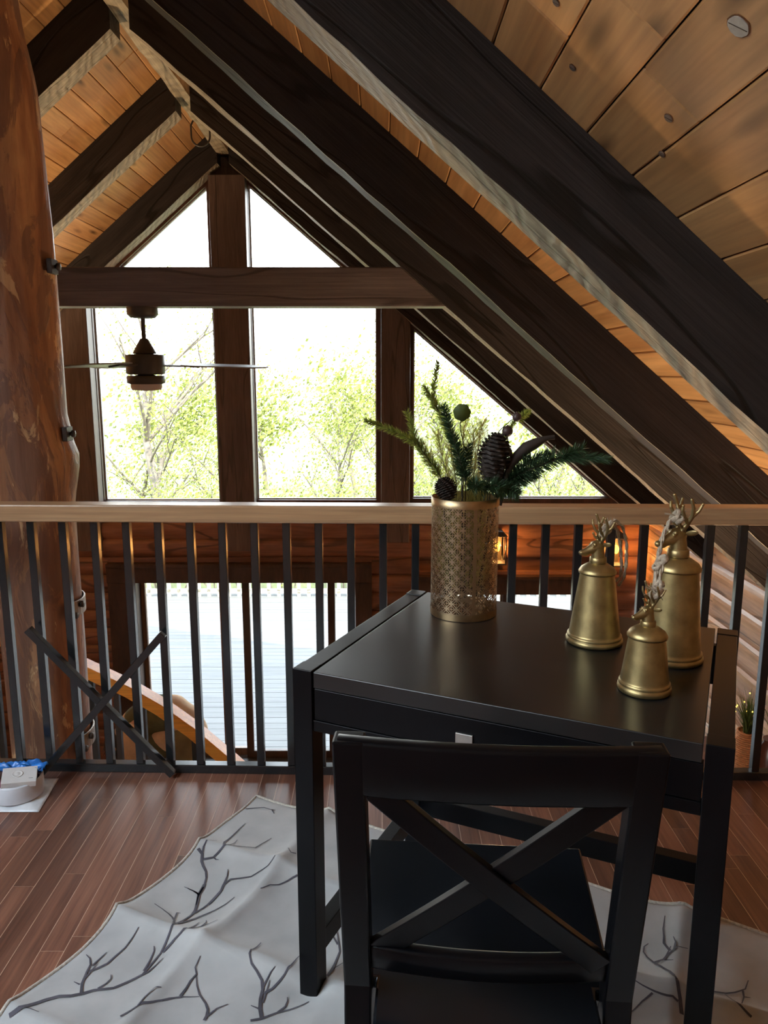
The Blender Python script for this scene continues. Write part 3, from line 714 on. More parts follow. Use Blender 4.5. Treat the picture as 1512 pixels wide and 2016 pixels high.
BR=[[[0.013,0.31],[0.037,0.323],[0.053,0.347],[0.069,0.361],[0.09,0.376],[0.105,0.394],[0.118,0.422],[0.126,0.45],[0.132,0.466],[0.145,0.487]],[[0.051,0.34],[0.076,0.324],[0.079,0.304],[0.082,0.284],[0.094,0.27],[0.122,0.257],[0.158,0.241],[0.16,0.212],[0.169,0.175]],[[0.081,0.282],[0.064,0.256],[0.062,0.235],[0.06,0.201],[0.059,0.173],[0.06,0.148]],[[0.083,0.28],[0.091,0.266],[0.091,0.244],[0.087,0.226]],[[0.076,0.324],[0.088,0.329],[0.096,0.327]],[[0.037,0.323],[0.024,0.3],[0.021,0.282],[0.032,0.271],[0.042,0.261]],[[0.015,0.082],[0.034,0.069],[0.061,0.05],[0.081,0.051],[0.101,0.046]],[[0.091,0.051],[0.109,0.067]],[[0.173,0.474],[0.172,0.443],[0.172,0.42],[0.165,0.4],[0.172,0.378],[0.195,0.367],[0.221,0.354],[0.233,0.333],[0.247,0.312],[0.251,0.283]],[[0.165,0.4],[0.156,0.37],[0.143,0.349]],[[0.333,0.303],[0.325,0.313],[0.316,0.331],[0.305,0.35],[0.288,0.365],[0.277,0.393]],[[0.279,0.22],[0.269,0.23],[0.251,0.22]],[[0.128,0.454],[0.115,0.449],[0.085,0.446]],[[0.115,0.414],[0.126,0.453],[0.139,0.474],[0.157,0.507],[0.164,0.529],[0.165,0.559],[0.165,0.587],[0.169,0.604],[0.181,0.648],[0.184,0.66]],[[0.126,0.453],[0.103,0.447],[0.072,0.444]],[[0.164,0.519],[0.17,0.491],[0.173,0.458],[0.174,0.428],[0.167,0.401]],[[0.168,0.586],[0.176,0.558],[0.189,0.525],[0.206,0.492],[0.217,0.464],[0.224,0.432]],[[0.163,0.593],[0.149,0.575],[0.133,0.563],[0.113,0.553],[0.084,0.543],[0.052,0.535]],[[0.146,0.572],[0.125,0.537],[0.135,0.535]],[[0.187,0.663],[0.195,0.629],[0.209,0.6],[0.226,0.573],[0.236,0.552],[0.247,0.533]],[[0.212,0.594],[0.209,0.572],[0.206,0.552]],[[0.227,0.57],[0.223,0.547],[0.216,0.538]],[[0.281,0.774],[0.29,0.761],[0.306,0.746],[0.342,0.728]],[[0.305,0.745],[0.303,0.721],[0.299,0.703],[0.3,0.683],[0.288,0.672],[0.283,0.647]],[[0.392,0.775],[0.389,0.763],[0.381,0.749],[0.366,0.737],[0.339,0.723],[0.319,0.706],[0.299,0.683]],[[0.391,0.762],[0.397,0.738],[0.411,0.719]],[[0.479,0.735],[0.497,0.72],[0.518,0.693],[0.538,0.675],[0.554,0.655],[0.564,0.641]],[[0.518,0.693],[0.524,0.672],[0.52,0.656],[0.514,0.647]],[[0.497,0.72],[0.479,0.7],[0.465,0.677],[0.456,0.655],[0.442,0.637],[0.42,0.624],[0.401,0.616],[0.386,0.602],[0.383,0.569],[0.38,0.546]],[[0.463,0.663],[0.474,0.645],[0.478,0.625],[0.482,0.605],[0.484,0.582],[0.481,0.554],[0.481,0.541]],[[0.454,0.655],[0.452,0.637],[0.451,0.615],[0.455,0.602]],[[0.475,0.684],[0.468,0.661],[0.458,0.63]],[[0.477,0.701],[0.457,0.701]],[[0.573,0.577],[0.572,0.558],[0.569,0.535],[0.56,0.492],[0.533,0.451],[0.516,0.426]],[[0.545,0.473],[0.521,0.452],[0.501,0.44]],[[0.573,0.566],[0.575,0.545],[0.587,0.522]],[[0.022,0.941],[0.036,0.918],[0.054,0.877],[0.07,0.856],[0.092,0.844],[0.108,0.829],[0.123,0.81],[0.156,0.786],[0.174,0.753],[0.186,0.728],[0.184,0.698],[0.184,0.666],[0.176,0.636],[0.166,0.597]],[[0.107,0.83],[0.084,0.805],[0.067,0.775],[0.058,0.755],[0.043,0.742],[0.027,0.737]],[[0.07,0.772],[0.08,0.759],[0.091,0.737],[0.092,0.716],[0.096,0.685],[0.093,0.657],[0.089,0.632]],[[0.064,0.757],[0.065,0.732],[0.066,0.713]],[[0.079,0.797],[0.075,0.772],[0.069,0.744]],[[0.083,0.81],[0.064,0.809]],[[0.127,0.802],[0.132,0.783],[0.131,0.767],[0.122,0.758]],[[0.181,0.719],[0.174,0.691],[0.165,0.666],[0.156,0.656]],[[0.182,0.736],[0.193,0.717],[0.196,0.696],[0.199,0.675]],[[0.234,0.847],[0.253,0.815],[0.277,0.778],[0.299,0.754],[0.311,0.745]],[[0.252,0.814],[0.247,0.789],[0.25,0.762],[0.261,0.752]],[[0.035,0.92],[0.054,0.915],[0.078,0.914]],[[1.291,0.356],[1.285,0.323],[1.274,0.287],[1.258,0.256],[1.238,0.237],[1.223,0.227],[1.208,0.213],[1.198,0.196],[1.197,0.175],[1.205,0.16]],[[1.225,0.226],[1.243,0.209],[1.25,0.189],[1.26,0.172],[1.27,0.159],[1.291,0.145]],[[1.246,0.204],[1.254,0.157]],[[1.262,0.169],[1.263,0.14],[1.257,0.12]],[[1.254,0.175],[1.238,0.147],[1.236,0.121],[1.232,0.094],[1.232,0.046]],[[1.244,0.211],[1.263,0.211]],[[1.282,0.332],[1.259,0.328],[1.232,0.321],[1.208,0.314],[1.186,0.306]],[[1.23,0.326],[1.212,0.349],[1.193,0.383]],[[1.329,0.269],[1.374,0.251],[1.392,0.237],[1.412,0.216],[1.418,0.186]],[[1.407,0.223],[1.409,0.244],[1.404,0.279]],[[1.423,0.299],[1.394,0.28],[1.372,0.257]],[[1.409,0.244],[1.422,0.24]]]
b=MB(); W0s=[.0085,.006,.0038,.0035,.004,.004,.0035,.0035,.006,.0035,.0045,.003,.005]
for li,l in enumerate(BR):
    # densify
    P=[]
    for (a,c) in zip(l[:-1],l[1:]):
        for t in range(4): P.append((a[0]+(c[0]-a[0])*t/4,a[1]+(c[1]-a[1])*t/4))
    P.append(tuple(l[-1]))
    L=sum(math.dist(p,q) for p,q in zip(P[:-1],P[1:]))
    w0=min(.0115,.0042+L*.019); n=len(P); vs=[];fs=[]
    for i,p in enumerate(P):
        q0=P[max(0,i-1)];q1=P[min(n-1,i+1)]; t=Vector((q1[0]-q0[0],q1[1]-q0[1]))
        t=t.normalized() if t.length>1e-6 else Vector((1,0)); nx,ny=-t.y,t.x
        w=w0*(1-.75*i/n)*.5
        for sg in (-1,1):
            u,v=p[0]+nx*w*sg,p[1]+ny*w*sg
            vs.append((u,-v,rug_h(u,v)+.0036))
    for i in range(n-1): fs.append((2*i,2*i+1,2*i+3,2*i+2))
    b.add(vs,fs,0,True)
b.build('branch_print',[M_print],rug)
# ------------------------------------------------------------------ vase with cut-out pattern
def vasemat():
    m,nt,bs,out=mat('pierced_brass')
    tc=N(nt,'ShaderNodeTexCoord'); sp=N(nt,'ShaderNodeSeparateXYZ'); nt.links.new(tc.outputs['Object'],sp.inputs[0])
    ang=math2(nt,'ARCTAN2',sp.outputs[1],sp.outputs[0])
    a=math2(nt,'MULTIPLY',math2(nt,'DIVIDE',ang,2*pi),20.0)
    z=math2(nt,'DIVIDE',math2(nt,'SUBTRACT',sp.outputs[2],.017),.0255)
    p=math2(nt,'ABSOLUTE',math2(nt,'SUBTRACT',math2(nt,'FRACT',a),.5)); q=math2(nt,'ABSOLUTE',math2(nt,'SUBTRACT',math2(nt,'FRACT',z),.5))
    s=math2(nt,'ADD',p,q); d=math2(nt,'ABSOLUTE',math2(nt,'SUBTRACT',p,q))
    def lt(a_,c_): return math2(nt,'LESS_THAN',a_,c_)
    def gt(a_,c_): return math2(nt,'GREATER_THAN',a_,c_)
    def an(a_,c_): return math2(nt,'MULTIPLY',a_,c_)
    inner=an(lt(s,.31),an(gt(p,.03),gt(q,.03)))
    corner=an(gt(s,.69),an(lt(p,.47),lt(q,.47)))
    inner=math2(nt,'MAXIMUM',inner,corner)
    slot=an(an(gt(s,.43),lt(s,.57)),lt(d,.27))
    hole=math2(nt,'MAXIMUM',inner,slot)
    band=math2(nt,'MULTIPLY',math2(nt,'GREATER_THAN',sp.outputs[2],.017),math2(nt,'LESS_THAN',sp.outputs[2],.272))
    seam=math2(nt,'GREATER_THAN',math2(nt,'ABSOLUTE',math2(nt,'SUBTRACT',ang,-1.36)),.045)
    hole=math2(nt,'MULTIPLY',math2(nt,'MULTIPLY',hole,band),seam)
    bs.inputs['Base Color'].default_value=(.40,.285,.175,1); bs.inputs['Metallic'].default_value=.9; bs.inputs['Roughness'].default_value=.40
    tr=N(nt,'ShaderNodeBsdfTransparent'); mx=N(nt,'ShaderNodeMixShader')
    nt.links.new(hole,mx.inputs[0]); nt.links.new(bs.outputs[0],mx.inputs[1]); nt.links.new(tr.outputs[0],mx.inputs[2]); nt.links.new(mx.outputs[0],out.inputs[0])
    return m
VX,VY,VZ=.200,1.820,.757; VR=.0805
vase=thing('vase','tall brass cylinder vase pierced with a lattice pattern, on the desk','vase',(VX,VY,VZ))
b=MB(); b.lathe([(VR,.0),(VR,.288)],96,cap0=False,cap1=False); b.build('vase_body',[vasemat()],vase)
b=MB(); b.lathe([(VR+.0006,.0005),(VR+.0008,.016)],96,cap0=True,cap1=False); b.build('lower_band',[M_brass],vase)
b=MB(); b.lathe([(VR+.0008,.270),(VR+.0010,.289),(VR-.001,.290),(VR-.001,.272)],96,cap0=False,cap1=False); b.build('vase_rim',[M_brass],vase)
b=MB(); b.lathe([(VR-.004,.0015),(VR-.004,.0025)],64); b.build('vase_base',[M_brass],vase)

# ------------------------------------------------------------------ bells with deer heads
def smooth_mesh(name,edges,pts,rad,mats,parent,loc=(0,0,0),sub=2,root=0):
    me=bpy.data.meshes.new(name); me.from_pydata(pts,edges,[]); me.materials.append(mats)
    o=bpy.data.objects.new(name,me); COL.objects.link(o)
    sk=o.modifiers.new('skin','SKIN'); sk.use_smooth_shade=True
    lay=me.skin_vertices[0].data if me.skin_vertices else None
    if lay is None:
        bm=bmesh.new(); bm.from_mesh(me); bm.verts.layers.skin.verify(); bm.to_mesh(me); bm.free(); lay=me.skin_vertices[0].data
    for i,r in enumerate(rad):
        lay[i].radius=(r,r) if not isinstance(r,tuple) else r; lay[i].use_root=(i==root)
    ss=o.modifiers.new('sub','SUBSURF'); ss.levels=sub; ss.render_levels=sub
    if parent: o.parent=parent
    o.location=loc; return o

def rope(b,pts,r,n=7):
    # two twisted strands
    P=[Vector(p) for p in pts]; Q=[]
    for (a,c) in zip(P[:-1],P[1:]):
        k=max(2,int((c-a).length/(r*1.1)))
        for t in range(k): Q.append(a+(c-a)*t/k)
    Q.append(P[-1])
    for ph in (0,pi):
        R=[]
        for i,p in enumerate(Q):
            t=(Q[min(i+1,len(Q)-1)]-Q[max(i-1,0)]).normalized(); s=t.orthogonal() if abs(t.y)>.9 else t.cross(Vector((0,1,0))).normalized(); u=s.cross(t)
            a=i*.55+ph; R.append(p+(s*cos(a)+u*sin(a))*r*.5)
        b.tube(R,r*.62,n)
def bell(name_label,x,y,R,rs,hs,hc,k,face,ropepts,knot,group='gold deer bells on the desk'):
    """R base radius, rs shoulder radius, hs shoulder height, hc cap top, k head scale, face: yaw of snout"""
    t=thing('deer_bell',name_label,'bell',(x,y,.757),0,group)
    b=MB(); RB=R*.90; b.lathe([(R*.97,.0005),(R,.003),(R*1.005,.0065),(R*.99,.0105),(R*.955,.0118),(R*.95,.0125),(R*.965,.0145),(R*.955,.0175),(R*.915,.0190),(RB,.0200),(RB-(RB-rs)*.02,.024),(RB-(RB-rs)*.25,.02+(hs-.02)*.25),(RB-(RB-rs)*.5,.02+(hs-.02)*.5),(RB-(RB-rs)*.75,.02+(hs-.02)*.75),(rs,hs-.001)],64,cap0=True,cap1=True)
    b.build('bell_body',[M_bell],t)
    b=MB(); b.lathe([(rs*.9,hs-.003),(rs*1.10,hs-.003),(rs*1.12,hs+.001),(rs*.98,hs+(hc-hs)*.42),(rs*.62,hs+(hc-hs)*.82),(rs*.30,hc),(rs*.0,hc+.0005)],48,cap1=False); b.build('bell_cap',[M_bell],t)
    z0=hc-.002
    def K(*p): return tuple(q*k for q in p)
    b=MB()
    b.tube([K(0,0,.002),K(.0,0,.014),K(.002,0,.034)],[.0152*k,.0142*k,.0128*k],18)
    b.sphere(K(.003,0,.037),.0145*k,18,12,sc=(1.08,.92,.90))
    b.tube([K(.004,0,.0345),K(.014,0,.0315),K(.025,0,.0265),K(.036,0,.0225)],[.0122*k,.0108*k,.0082*k,.0066*k],16)
    b.sphere(K(.0375,0,.0232),.0068*k,14,10,sc=(.9,1.0,.85))
    b.sphere(K(.030,0,.0185),.0048*k,12,8,sc=(1.5,.9,.7))
    for sg in (-1,1): b.sphere(K(.0115,sg*.0085,.0420),.0042*k,10,8)
    h=b.build('deer_head',[M_bell],t); h.location=(0,0,z0); h.rotation_euler=(0,0,face)
    rm=h.modifiers.new('fuse','REMESH'); rm.mode='VOXEL'; rm.voxel_size=.0010*k; rm.use_smooth_shade=True
    sm_=h.modifiers.new('soften','SMOOTH'); sm_.iterations=4; sm_.factor=.5
    b=MB(); b.lathe([(.0172*k,.0),(.0182*k,.002),(.0176*k,.012*k),(.0160*k,.0135*k)],28); b.build('collar',[M_bell],h)
    for sg in (-1,1):
        b=MB(); b.sphere((0,0,0),.0027*k,10,8,sc=(1.2,.7,1)); e=b.build('eye',[M_bell],h); e.location=K(.0150,sg*.0108,.0385)
        b=MB(); b.sphere((.011*k,0,0),.0115*k,14,10,sc=(1,.22,.48)); e=b.build('ear',[M_bell],h); e.location=K(-.006,sg*.010,.040); e.rotation_euler=Euler((sg*.5,-.32,sg*2.05),'XYZ')
        b=MB()
        def A(*pts,r=.004): b.tube([K(p[0],sg*p[1],p[2]) for p in pts],[r*k*(1-.45*q/(len(pts)-1)) for q in range(len(pts))],9)
        A((.000,.006,.044),(-.006,.012,.058),(-.009,.020,.072),(-.007,.025,.086),(-.002,.026,.101),r=.0048)
        A((-.006,.013,.060),(.003,.016,.070),(.008,.018,.082),(.008,.019,.090),r=.0038)
        A((-.009,.020,.072),(-.016,.027,.082),(-.020,.030,.093),r=.0036)
        A((-.001,.008,.050),(.006,.010,.056),(.009,.011,.063),r=.0032)
        for p in ((-.002,.026,.101),(.008,.019,.090),(-.020,.030,.093),(.009,.011,.063)): b.sphere(K(p[0],sg*p[1],p[2]),.0026*k,8,6)
        e=b.build('antler',[M_bell],h); rm=e.modifiers.new('fuse','REMESH'); rm.mode='VOXEL'; rm.voxel_size=.0009*k; rm.use_smooth_shade=True
    # jute loop and its knot
    b=MB(); 
    for pl in ropepts: rope(b,[(p[0]-x,p[1]-y,p[2]-.757) for p in pl],.0034)
    ro=b.build('rope_loop',[M_jute],t)
    b=MB(); rg=random.Random(int(x*999))
    for (kx,ky,kz,kr) in knot:
        for q in range(5):
            a=rg.uniform(0,6.28); tl=rg.uniform(.3,1.2)
            ring=[(kx-x+kr*cos(a+2*pi*i/14)*cos(tl),ky-y+kr*sin(a+2*pi*i/14),kz-.757+kr*cos(a+2*pi*i/14)*sin(tl)+rg.uniform(-.001,.001)) for i in range(14)]
            b.tube(ring,kr*.42,6,closed=True)
    for q in range(14):
        kx,ky,kz,kr=knot[0]; d=Vector((rg.uniform(-1,1),rg.uniform(-1,1),rg.uniform(-.2,1))).normalized()
        p0=Vector((kx-x,ky-y,kz-.757)); b.tube([p0,p0+d*kr*1.5,p0+d*kr*2.1+Vector((0,0,-.001))],.0006,4)
    b.build('rope_knot',[M_jute],ro)
    return t
def arc(p0,p1,out,n=12,h=.0):
    p0=Vector(p0);p1=Vector(p1);o=Vector(out); return [tuple(p0*(1-t)**2+(p0+p1+o*2)/2*2*t*(1-t)*1.0+p1*t*t) for t in [i/n for i in range(n+1)]]
# left bell
bell('gold deer bell at the back left of the three bells, rope looping behind it',.466,1.612,.061,.036,.158,.179,1.0,radians(186),
     [[(.486,1.612,1.020),(.500,1.618,1.027),(.518,1.622,1.012),(.530,1.626,.975),(.533,1.628,.930),(.529,1.628,.895),(.517,1.625,.878)],
      [(.484,1.615,1.016),(.497,1.622,1.020),(.509,1.628,1.004),(.519,1.632,.965),(.524,1.632,.925),(.522,1.630,.898),(.512,1.627,.888)]],
     [(.483,1.607,1.016,.0105),(.477,1.606,1.003,.010)])
bell('tallest gold deer bell at the right with antlers above the handrail',.597,1.509,.063,.0425,.192,.218,1.2,radians(190),
     [[(.590,1.507,1.060),(.575,1.500,1.050),(.560,1.494,1.020),(.551,1.490,.975),(.546,1.488,.930),(.543,1.486,.895)],
      [(.588,1.510,1.057),(.571,1.504,1.043),(.557,1.499,1.012),(.549,1.494,.965),(.546,1.490,.92),(.545,1.488,.895)]],
     [(.585,1.503,1.058,.0105),(.592,1.498,1.052,.009)])
bell('small gold deer bell standing in front of the tallest one',.488,1.350,.0485,.0325,.106,.126,.78,radians(192),
     [[(.497,1.350,.938),(.506,1.360,.960),(.517,1.375,.985),(.524,1.392,1.000),(.520,1.400,.985),(.516,1.396,.968)],
      [(.494,1.352,.936),(.502,1.366,.958),(.512,1.384,.984),(.523,1.396,.994)]],
     [(.498,1.346,.945,.0105),(.503,1.352,.955,.009),(.520,1.388,.994,.0105),(.511,1.384,.985,.008)])

# ------------------------------------------------------------------ greenery
def needles(b,pts,ln,dens,spread,rng,w=.0011,taper=True,lean=.6):
    P=[Vector(p) for p in pts]; seg=[(a,c,(c-a).length) for a,c in zip(P[:-1],P[1:])]
    L=sum(s[2] for s in seg); n=int(L*dens)
    for i in range(n):
        d=rng.random()*L; acc=0
        for a,c,l in seg:
            if d<=acc+l: break
            acc+=l
        t=(d-acc)/l; p=a+(c-a)*t; ax=(c-a).normalized()
        o=ax.orthogonal().normalized(); o.rotate(Matrix.Rotation(rng.uniform(0,2*pi),3,ax))
        dr=(ax*lean+o*spread*rng.uniform(.7,1.2)+Vector((0,0,-.05))).normalized()
        f=d/L; ll=ln*rng.uniform(.7,1.15)*((1-.45*f) if taper else 1)
        s=dr.cross(Vector((rng.uniform(-1,1),rng.uniform(-1,1),rng.uniform(-1,1)))).normalized()*w/2
        m=p+dr*ll*.55; e=p+dr*ll
        b.add([p-s*.7,p+s*.7,m+s,m-s,e],[(0,1,2,3),(3,2,4)])
def sprig(label,stems,mats,ln,dens,seed,spread=1.0,group='pine sprigs in the vase',w=.0017,r=.0016,lean=.6,cat='pine sprig'):
    base=stems[0][0]; t=thing('pine_sprig',label,cat,base,0,group); rng=random.Random(seed)
    B=Vector(base)
    b=MB()
    for s in stems:
        b.tube([Vector(p)-B for p in s],[r*(1-.6*i/(len(s)-1)) for i in range(len(s))],6)
    b.build('stem',[M_stem],t)
    b=MB()
    for s in stems:
        q=[Vector(p)-B for p in s]
        if s is stems[0]: q=q[1:]
        needles(b,q,ln,dens,spread,rng,w,lean=lean)
    b.build('needles',[mats],t); return t
V0=lambda a,c:(VX+a,VY+c,.80)
sprig('light green pine sprig leaning far left out of the vase',[[V0(-.03,.0),(.142,1.84,1.09),(.095,1.82,1.156),(.07,1.81,1.181),(.035,1.8,1.2),(-.009,1.79,1.218),(-.035,1.78,1.229)],[(.095,1.82,1.156),(.078,1.83,1.188),(.067,1.84,1.225),(.06,1.85,1.245)]],M_ndl2,.026,3600,1,spread=.75,lean=.75)
sprig('tall pine sprig with the highest tip above the vase',[[V0(.0,.02),(.193,1.85,1.086),(.173,1.87,1.176),(.143,1.88,1.232),(.125,1.89,1.279),(.128,1.9,1.311),(.136,1.9,1.362)],[(.134,1.88,1.248),(.117,1.87,1.282),(.1,1.86,1.305)]],M_ndl2,.024,3600,2,spread=.75,lean=.75)
sprig('bushy pine sprig in the middle of the vase',[[V0(.0,-.02),(.197,1.8,1.084),(.185,1.8,1.127),(.173,1.8,1.169),(.155,1.8,1.221),(.143,1.8,1.265)],[(.19,1.8,1.10),(.200,1.81,1.14),(.205,1.815,1.17)]],M_ndl,.030,4200,3)
sprig('dark heavy pine branch leaning right over the desk',[[V0(.03,.0),(.281,1.8,1.075),(.32,1.77,1.106),(.367,1.74,1.133),(.415,1.72,1.157),(.448,1.71,1.171)],[(.281,1.8,1.075),(.31,1.785,1.10),(.345,1.77,1.14),(.39,1.75,1.155)],[(.26,1.80,1.06),(.31,1.78,1.085),(.36,1.76,1.11)]],M_ndl,.040,5200,4,r=.003)
sprig('soft feathery pine tip at the far right end of the dark branch',[[(.39,1.735,1.146),(.396,1.73,1.147),(.426,1.72,1.15),(.463,1.7,1.152),(.495,1.69,1.15)]],M_ndl,.040,7000,5,w=.0007,lean=1.6)
sprig('thin pine twig behind the berries with a green tip',[[V0(.01,.03),(.255,1.84,1.08),(.275,1.84,1.126),(.295,1.84,1.194),(.318,1.84,1.225)],[(.318,1.84,1.225),(.335,1.84,1.237),(.352,1.84,1.247)]],M_ndl2,.020,5000,6)
sprig('short dark sprig hanging over the right vase rim',[[V0(.04,-.01),(.255,1.785,1.072),(.285,1.77,1.066),(.315,1.765,1.056)],[(.255,1.785,1.072),(.29,1.75,1.075),(.31,1.73,1.066)],[(.23,1.78,1.07),(.26,1.745,1.085),(.27,1.73,1.08)],[(.21,1.78,1.07),(.215,1.755,1.085),(.22,1.74,1.08)]],M_ndl,.034,5200,7)
F_=lambda x,y,z:[V0((x-.2)*.4,.045),(.2+(x-.2)*.5,y-.02,1.07),(.2+(x-.2)*.8,y,1.07+(z-1.07)*.5),(x,y,z)]
sprig('straw coloured long needle tuft fanning out behind the sprigs',[F_(.20,1.89,1.21),F_(.225,1.885,1.20),F_(.265,1.89,1.175),F_(.245,1.895,1.215),F_(.165,1.885,1.20),F_(.135,1.885,1.19),F_(.105,1.885,1.165),F_(.29,1.885,1.15)],M_ndl3,.080,2100,8,spread=.62,w=.0008,lean=1.0)
# round leaf
t=thing('round_leaf','round grey green leaf standing above the middle of the vase','leaf',(.194,1.83,1.00))
b=MB(); n=26; vs=[(0,0,.0)]
for i in range(n): 
    a=2*pi*i/n; r=.0205*(1+.05*cos(13*a/2)); vs.append((r*cos(a),.003*cos(2*a),r*sin(a)))
b.add(vs,[(0,1+i,1+(i+1)%n) for i in range(n)],0,True)
o=b.build('leaf_blade',[M_leafg],t); o.location=(-.005,0,.245); md=o.modifiers.new('s','SOLIDIFY'); md.thickness=.0012
b=MB(); b.tube([(0,0,-.2),(0,.0,.17),(-.009,.0,.21),(-.006,0,.235)],[.0012]*4,6); b.build('leaf_stalk',[M_stem],t)
# pine cones
def cone(label,c,rx,h,seed,tilt):
    t=thing('pine_cone',label,'pine cone',c,0,'pine cones in the vase'); t.rotation_euler=tilt
    b=MB(); b.sphere((0,0,0),1,14,10,sc=(rx*.72,rx*.72,h*.48)); b.build('cone_core',[M_cone],t)
    b=MB(); rows=12
    for i in range(rows):
        f=(i+.5)/rows; z=-h/2+h*f; r=rx*sin(pi*(.12+.80*f))**.8
        n=10
        for k in range(n):
            a=2*pi*(k+.5*(i%2))/n+.2*i; d=Vector((cos(a),sin(a),.35+.5*f)).normalized(); s=Vector((-sin(a),cos(a),0)); u=d.cross(s)
            p=Vector((cos(a)*r*.45,sin(a)*r*.45,z)); e=p+d*r*.62; w=r*.27
            b.add([p-s*w*.5,p+s*w*.5,e+s*w-d*r*.1,e+u*.0015,e-s*w-d*r*.1,p+u*.003,e+d*.001-u*r*.10],[(0,1,2,3,4),(0,5,1),(2,1,5,6),(0,4,6,5),(4,3,6),(3,2,6)])
    b.build('cone_scales',[M_cone],t); return t
cone('large dark pine cone in the middle of the bouquet',(.261,1.785,1.140),.040,.115,1,(.1,.12,0))
cone('small pine cone at the left rim of the vase',(.150,1.775,1.068),.026,.055,2,(-.3,-.35,0))
# berries
t=thing('berry_sprig','brown berry twig with two round berries right of the pine cone','berry twig',(.25,1.80,1.02))
B=Vector(t.location); b=MB(); F=lambda p:tuple(Vector(p)-B)
b.tube([F((.25,1.80,1.02)),F((.252,1.80,1.17)),F((.275,1.80,1.205)),F((.300,1.80,1.228)),F((.313,1.80,1.236))],.0011,6); b.tube([F((.295,1.80,1.07)),F((.297,1.80,1.15)),F((.293,1.80,1.203))],.0011,6); b.build('twig',[M_stem],t)
for p,r in (((.293,1.80,1.203),.0128),((.314,1.80,1.236),.0108)):
    b=MB(); b.sphere((0,0,0),r,18,12); b.sphere((0,0,r*.98),r*.18,8,6); o=b.build('berry',[M_berry],t); o.location=F(p)
# seed pod, dark curved
def blob(name,label,cat,pts,rad,m,flat=.5):
    B=Vector(pts[0]); t=None
    b=MB(); b.tube([Vector(p)-B for p in pts],rad,12); o=b.build(name,[m],loc=B); return tag(o,label,cat)
blob('seed_pod','dark curved leathery pod reaching right above the dark branch','seed pod',[(.279,1.782,1.03),(.289,1.78,1.10),(.299,1.78,1.124),(.314,1.78,1.146),(.335,1.78,1.166),(.355,1.78,1.176),(.375,1.78,1.186),(.388,1.78,1.1895),(.399,1.78,1.1905)],[.003,.007,.009,.0125,.0145,.0125,.0075,.005,.0055],M_cone)
blob('pointed_leaf','dark pointed leaf between pine cone and curved pod','leaf',[(.268,1.778,1.05),(.272,1.777,1.12),(.282,1.777,1.165),(.292,1.777,1.160),(.307,1.777,1.138)],[.003,.014,.012,.009,.001],M_cone)
# ------------------------------------------------------------------ wall lanterns
M_lampglass=glassmat('lantern_glass',(1.0,.93,.8))
def lantern(x,z,label):
    t=thing('wall_lantern',label,'wall lamp',(x,7.265,z),0,'lanterns on the log wall')
    b=MB(); b.box(-.055,.055,-.02,.005,-.15,.15); b.build('back_plate',[M_dark],t,bevel=.003)
    b=MB(); b.prism([(-.085,.12),(.085,.12),(.04,.17),(-.04,.17)],-.20,-.03); b.box(-.02,.02,-.06,-.01,.13,.16); b.build('cap',[M_dark],t,bevel=.002)
    b=MB()
    for sx in (-1,1):
        for yy in (-.19,-.045): b.box(sx*.07-.006,sx*.07+.006,yy,yy+.012,-.14,.12)
    b.box(-.08,.08,-.195,-.03,-.155,-.14); b.build('cage',[M_dark],t)
    b=MB(); b.lathe([(.055,-.135),(.055,.118)],20,cap0=False,cap1=False); o=b.build('glass_shade',[M_lampglass],t); o.location=(0,-.112,0)
    b=MB(); b.sphere((0,0,0),.026,14,10,sc=(1,1,1.7)); o=b.build('bulb',[M_bulb],t); o.location=(0,-.112,.0)
    l=bpy.data.lights.new('lantern_light','POINT'); l.color=(1.0,.50,.16); l.energy=LANT; l.shadow_soft_size=.04
    lo=bpy.data.objects.new('lantern_light',l); COL.objects.link(lo); lo.parent=t; lo.location=(0,-.112,0.0)
M_bulb=plain('warm_bulb',(1,.6,.2),emit=((1.0,.40,.05),2.4),var=0)
lantern(2.235,-.33,'lit black lantern on the log wall, seen behind the left deer bell')
lantern(1.10,-.31,'lit black lantern on the log wall, hidden behind the brass vase')

def fill_uplighter(x,y,h,en,cone,label):  # unseen uplighter added only to brighten ceiling and rafters
    t=thing('floor_lamp',label,'floor lamp',(x,y,-2.61))
    b=MB(); b.lathe([(.14,0),(.14,.02),(.03,.035)],28); b.build('base',[M_dark],t)
    b=MB(); b.lathe([(.012,.03),(.012,h-.08)],12); b.build('pole',[M_dark],t)
    b=MB(); b.lathe([(.03,h-.10),(.10,h-.05),(.17,h+.02),(.165,h+.02),(.09,h-.045),(.0,h-.06)],36,cap1=False); b.build('lamp_shade',[M_dark],t)
    b=MB(); b.sphere((0,0,h+.0),.035,14,10); b.build('bulb',[M_bulb],t)
    l=bpy.data.lights.new('floor_lamp_light','SPOT'); l.spot_size=radians(cone); l.spot_blend=.7; l.color=(1.0,.70,.42); l.energy=en; l.shadow_soft_size=.05
    lo=bpy.data.objects.new('floor_lamp_light',l); COL.objects.link(lo); lo.parent=t; lo.location=(0,0,h+.06); lo.rotation_euler=(pi,0,0)
fill_uplighter(-3.7,5.3,1.75,FILL_L,92,'uplighter floor lamp in the lower room at the left, out of frame')
fill_uplighter(1.75,3.25,1.55,FILL_R,118,'uplighter floor lamp under the loft edge at the right, out of view')

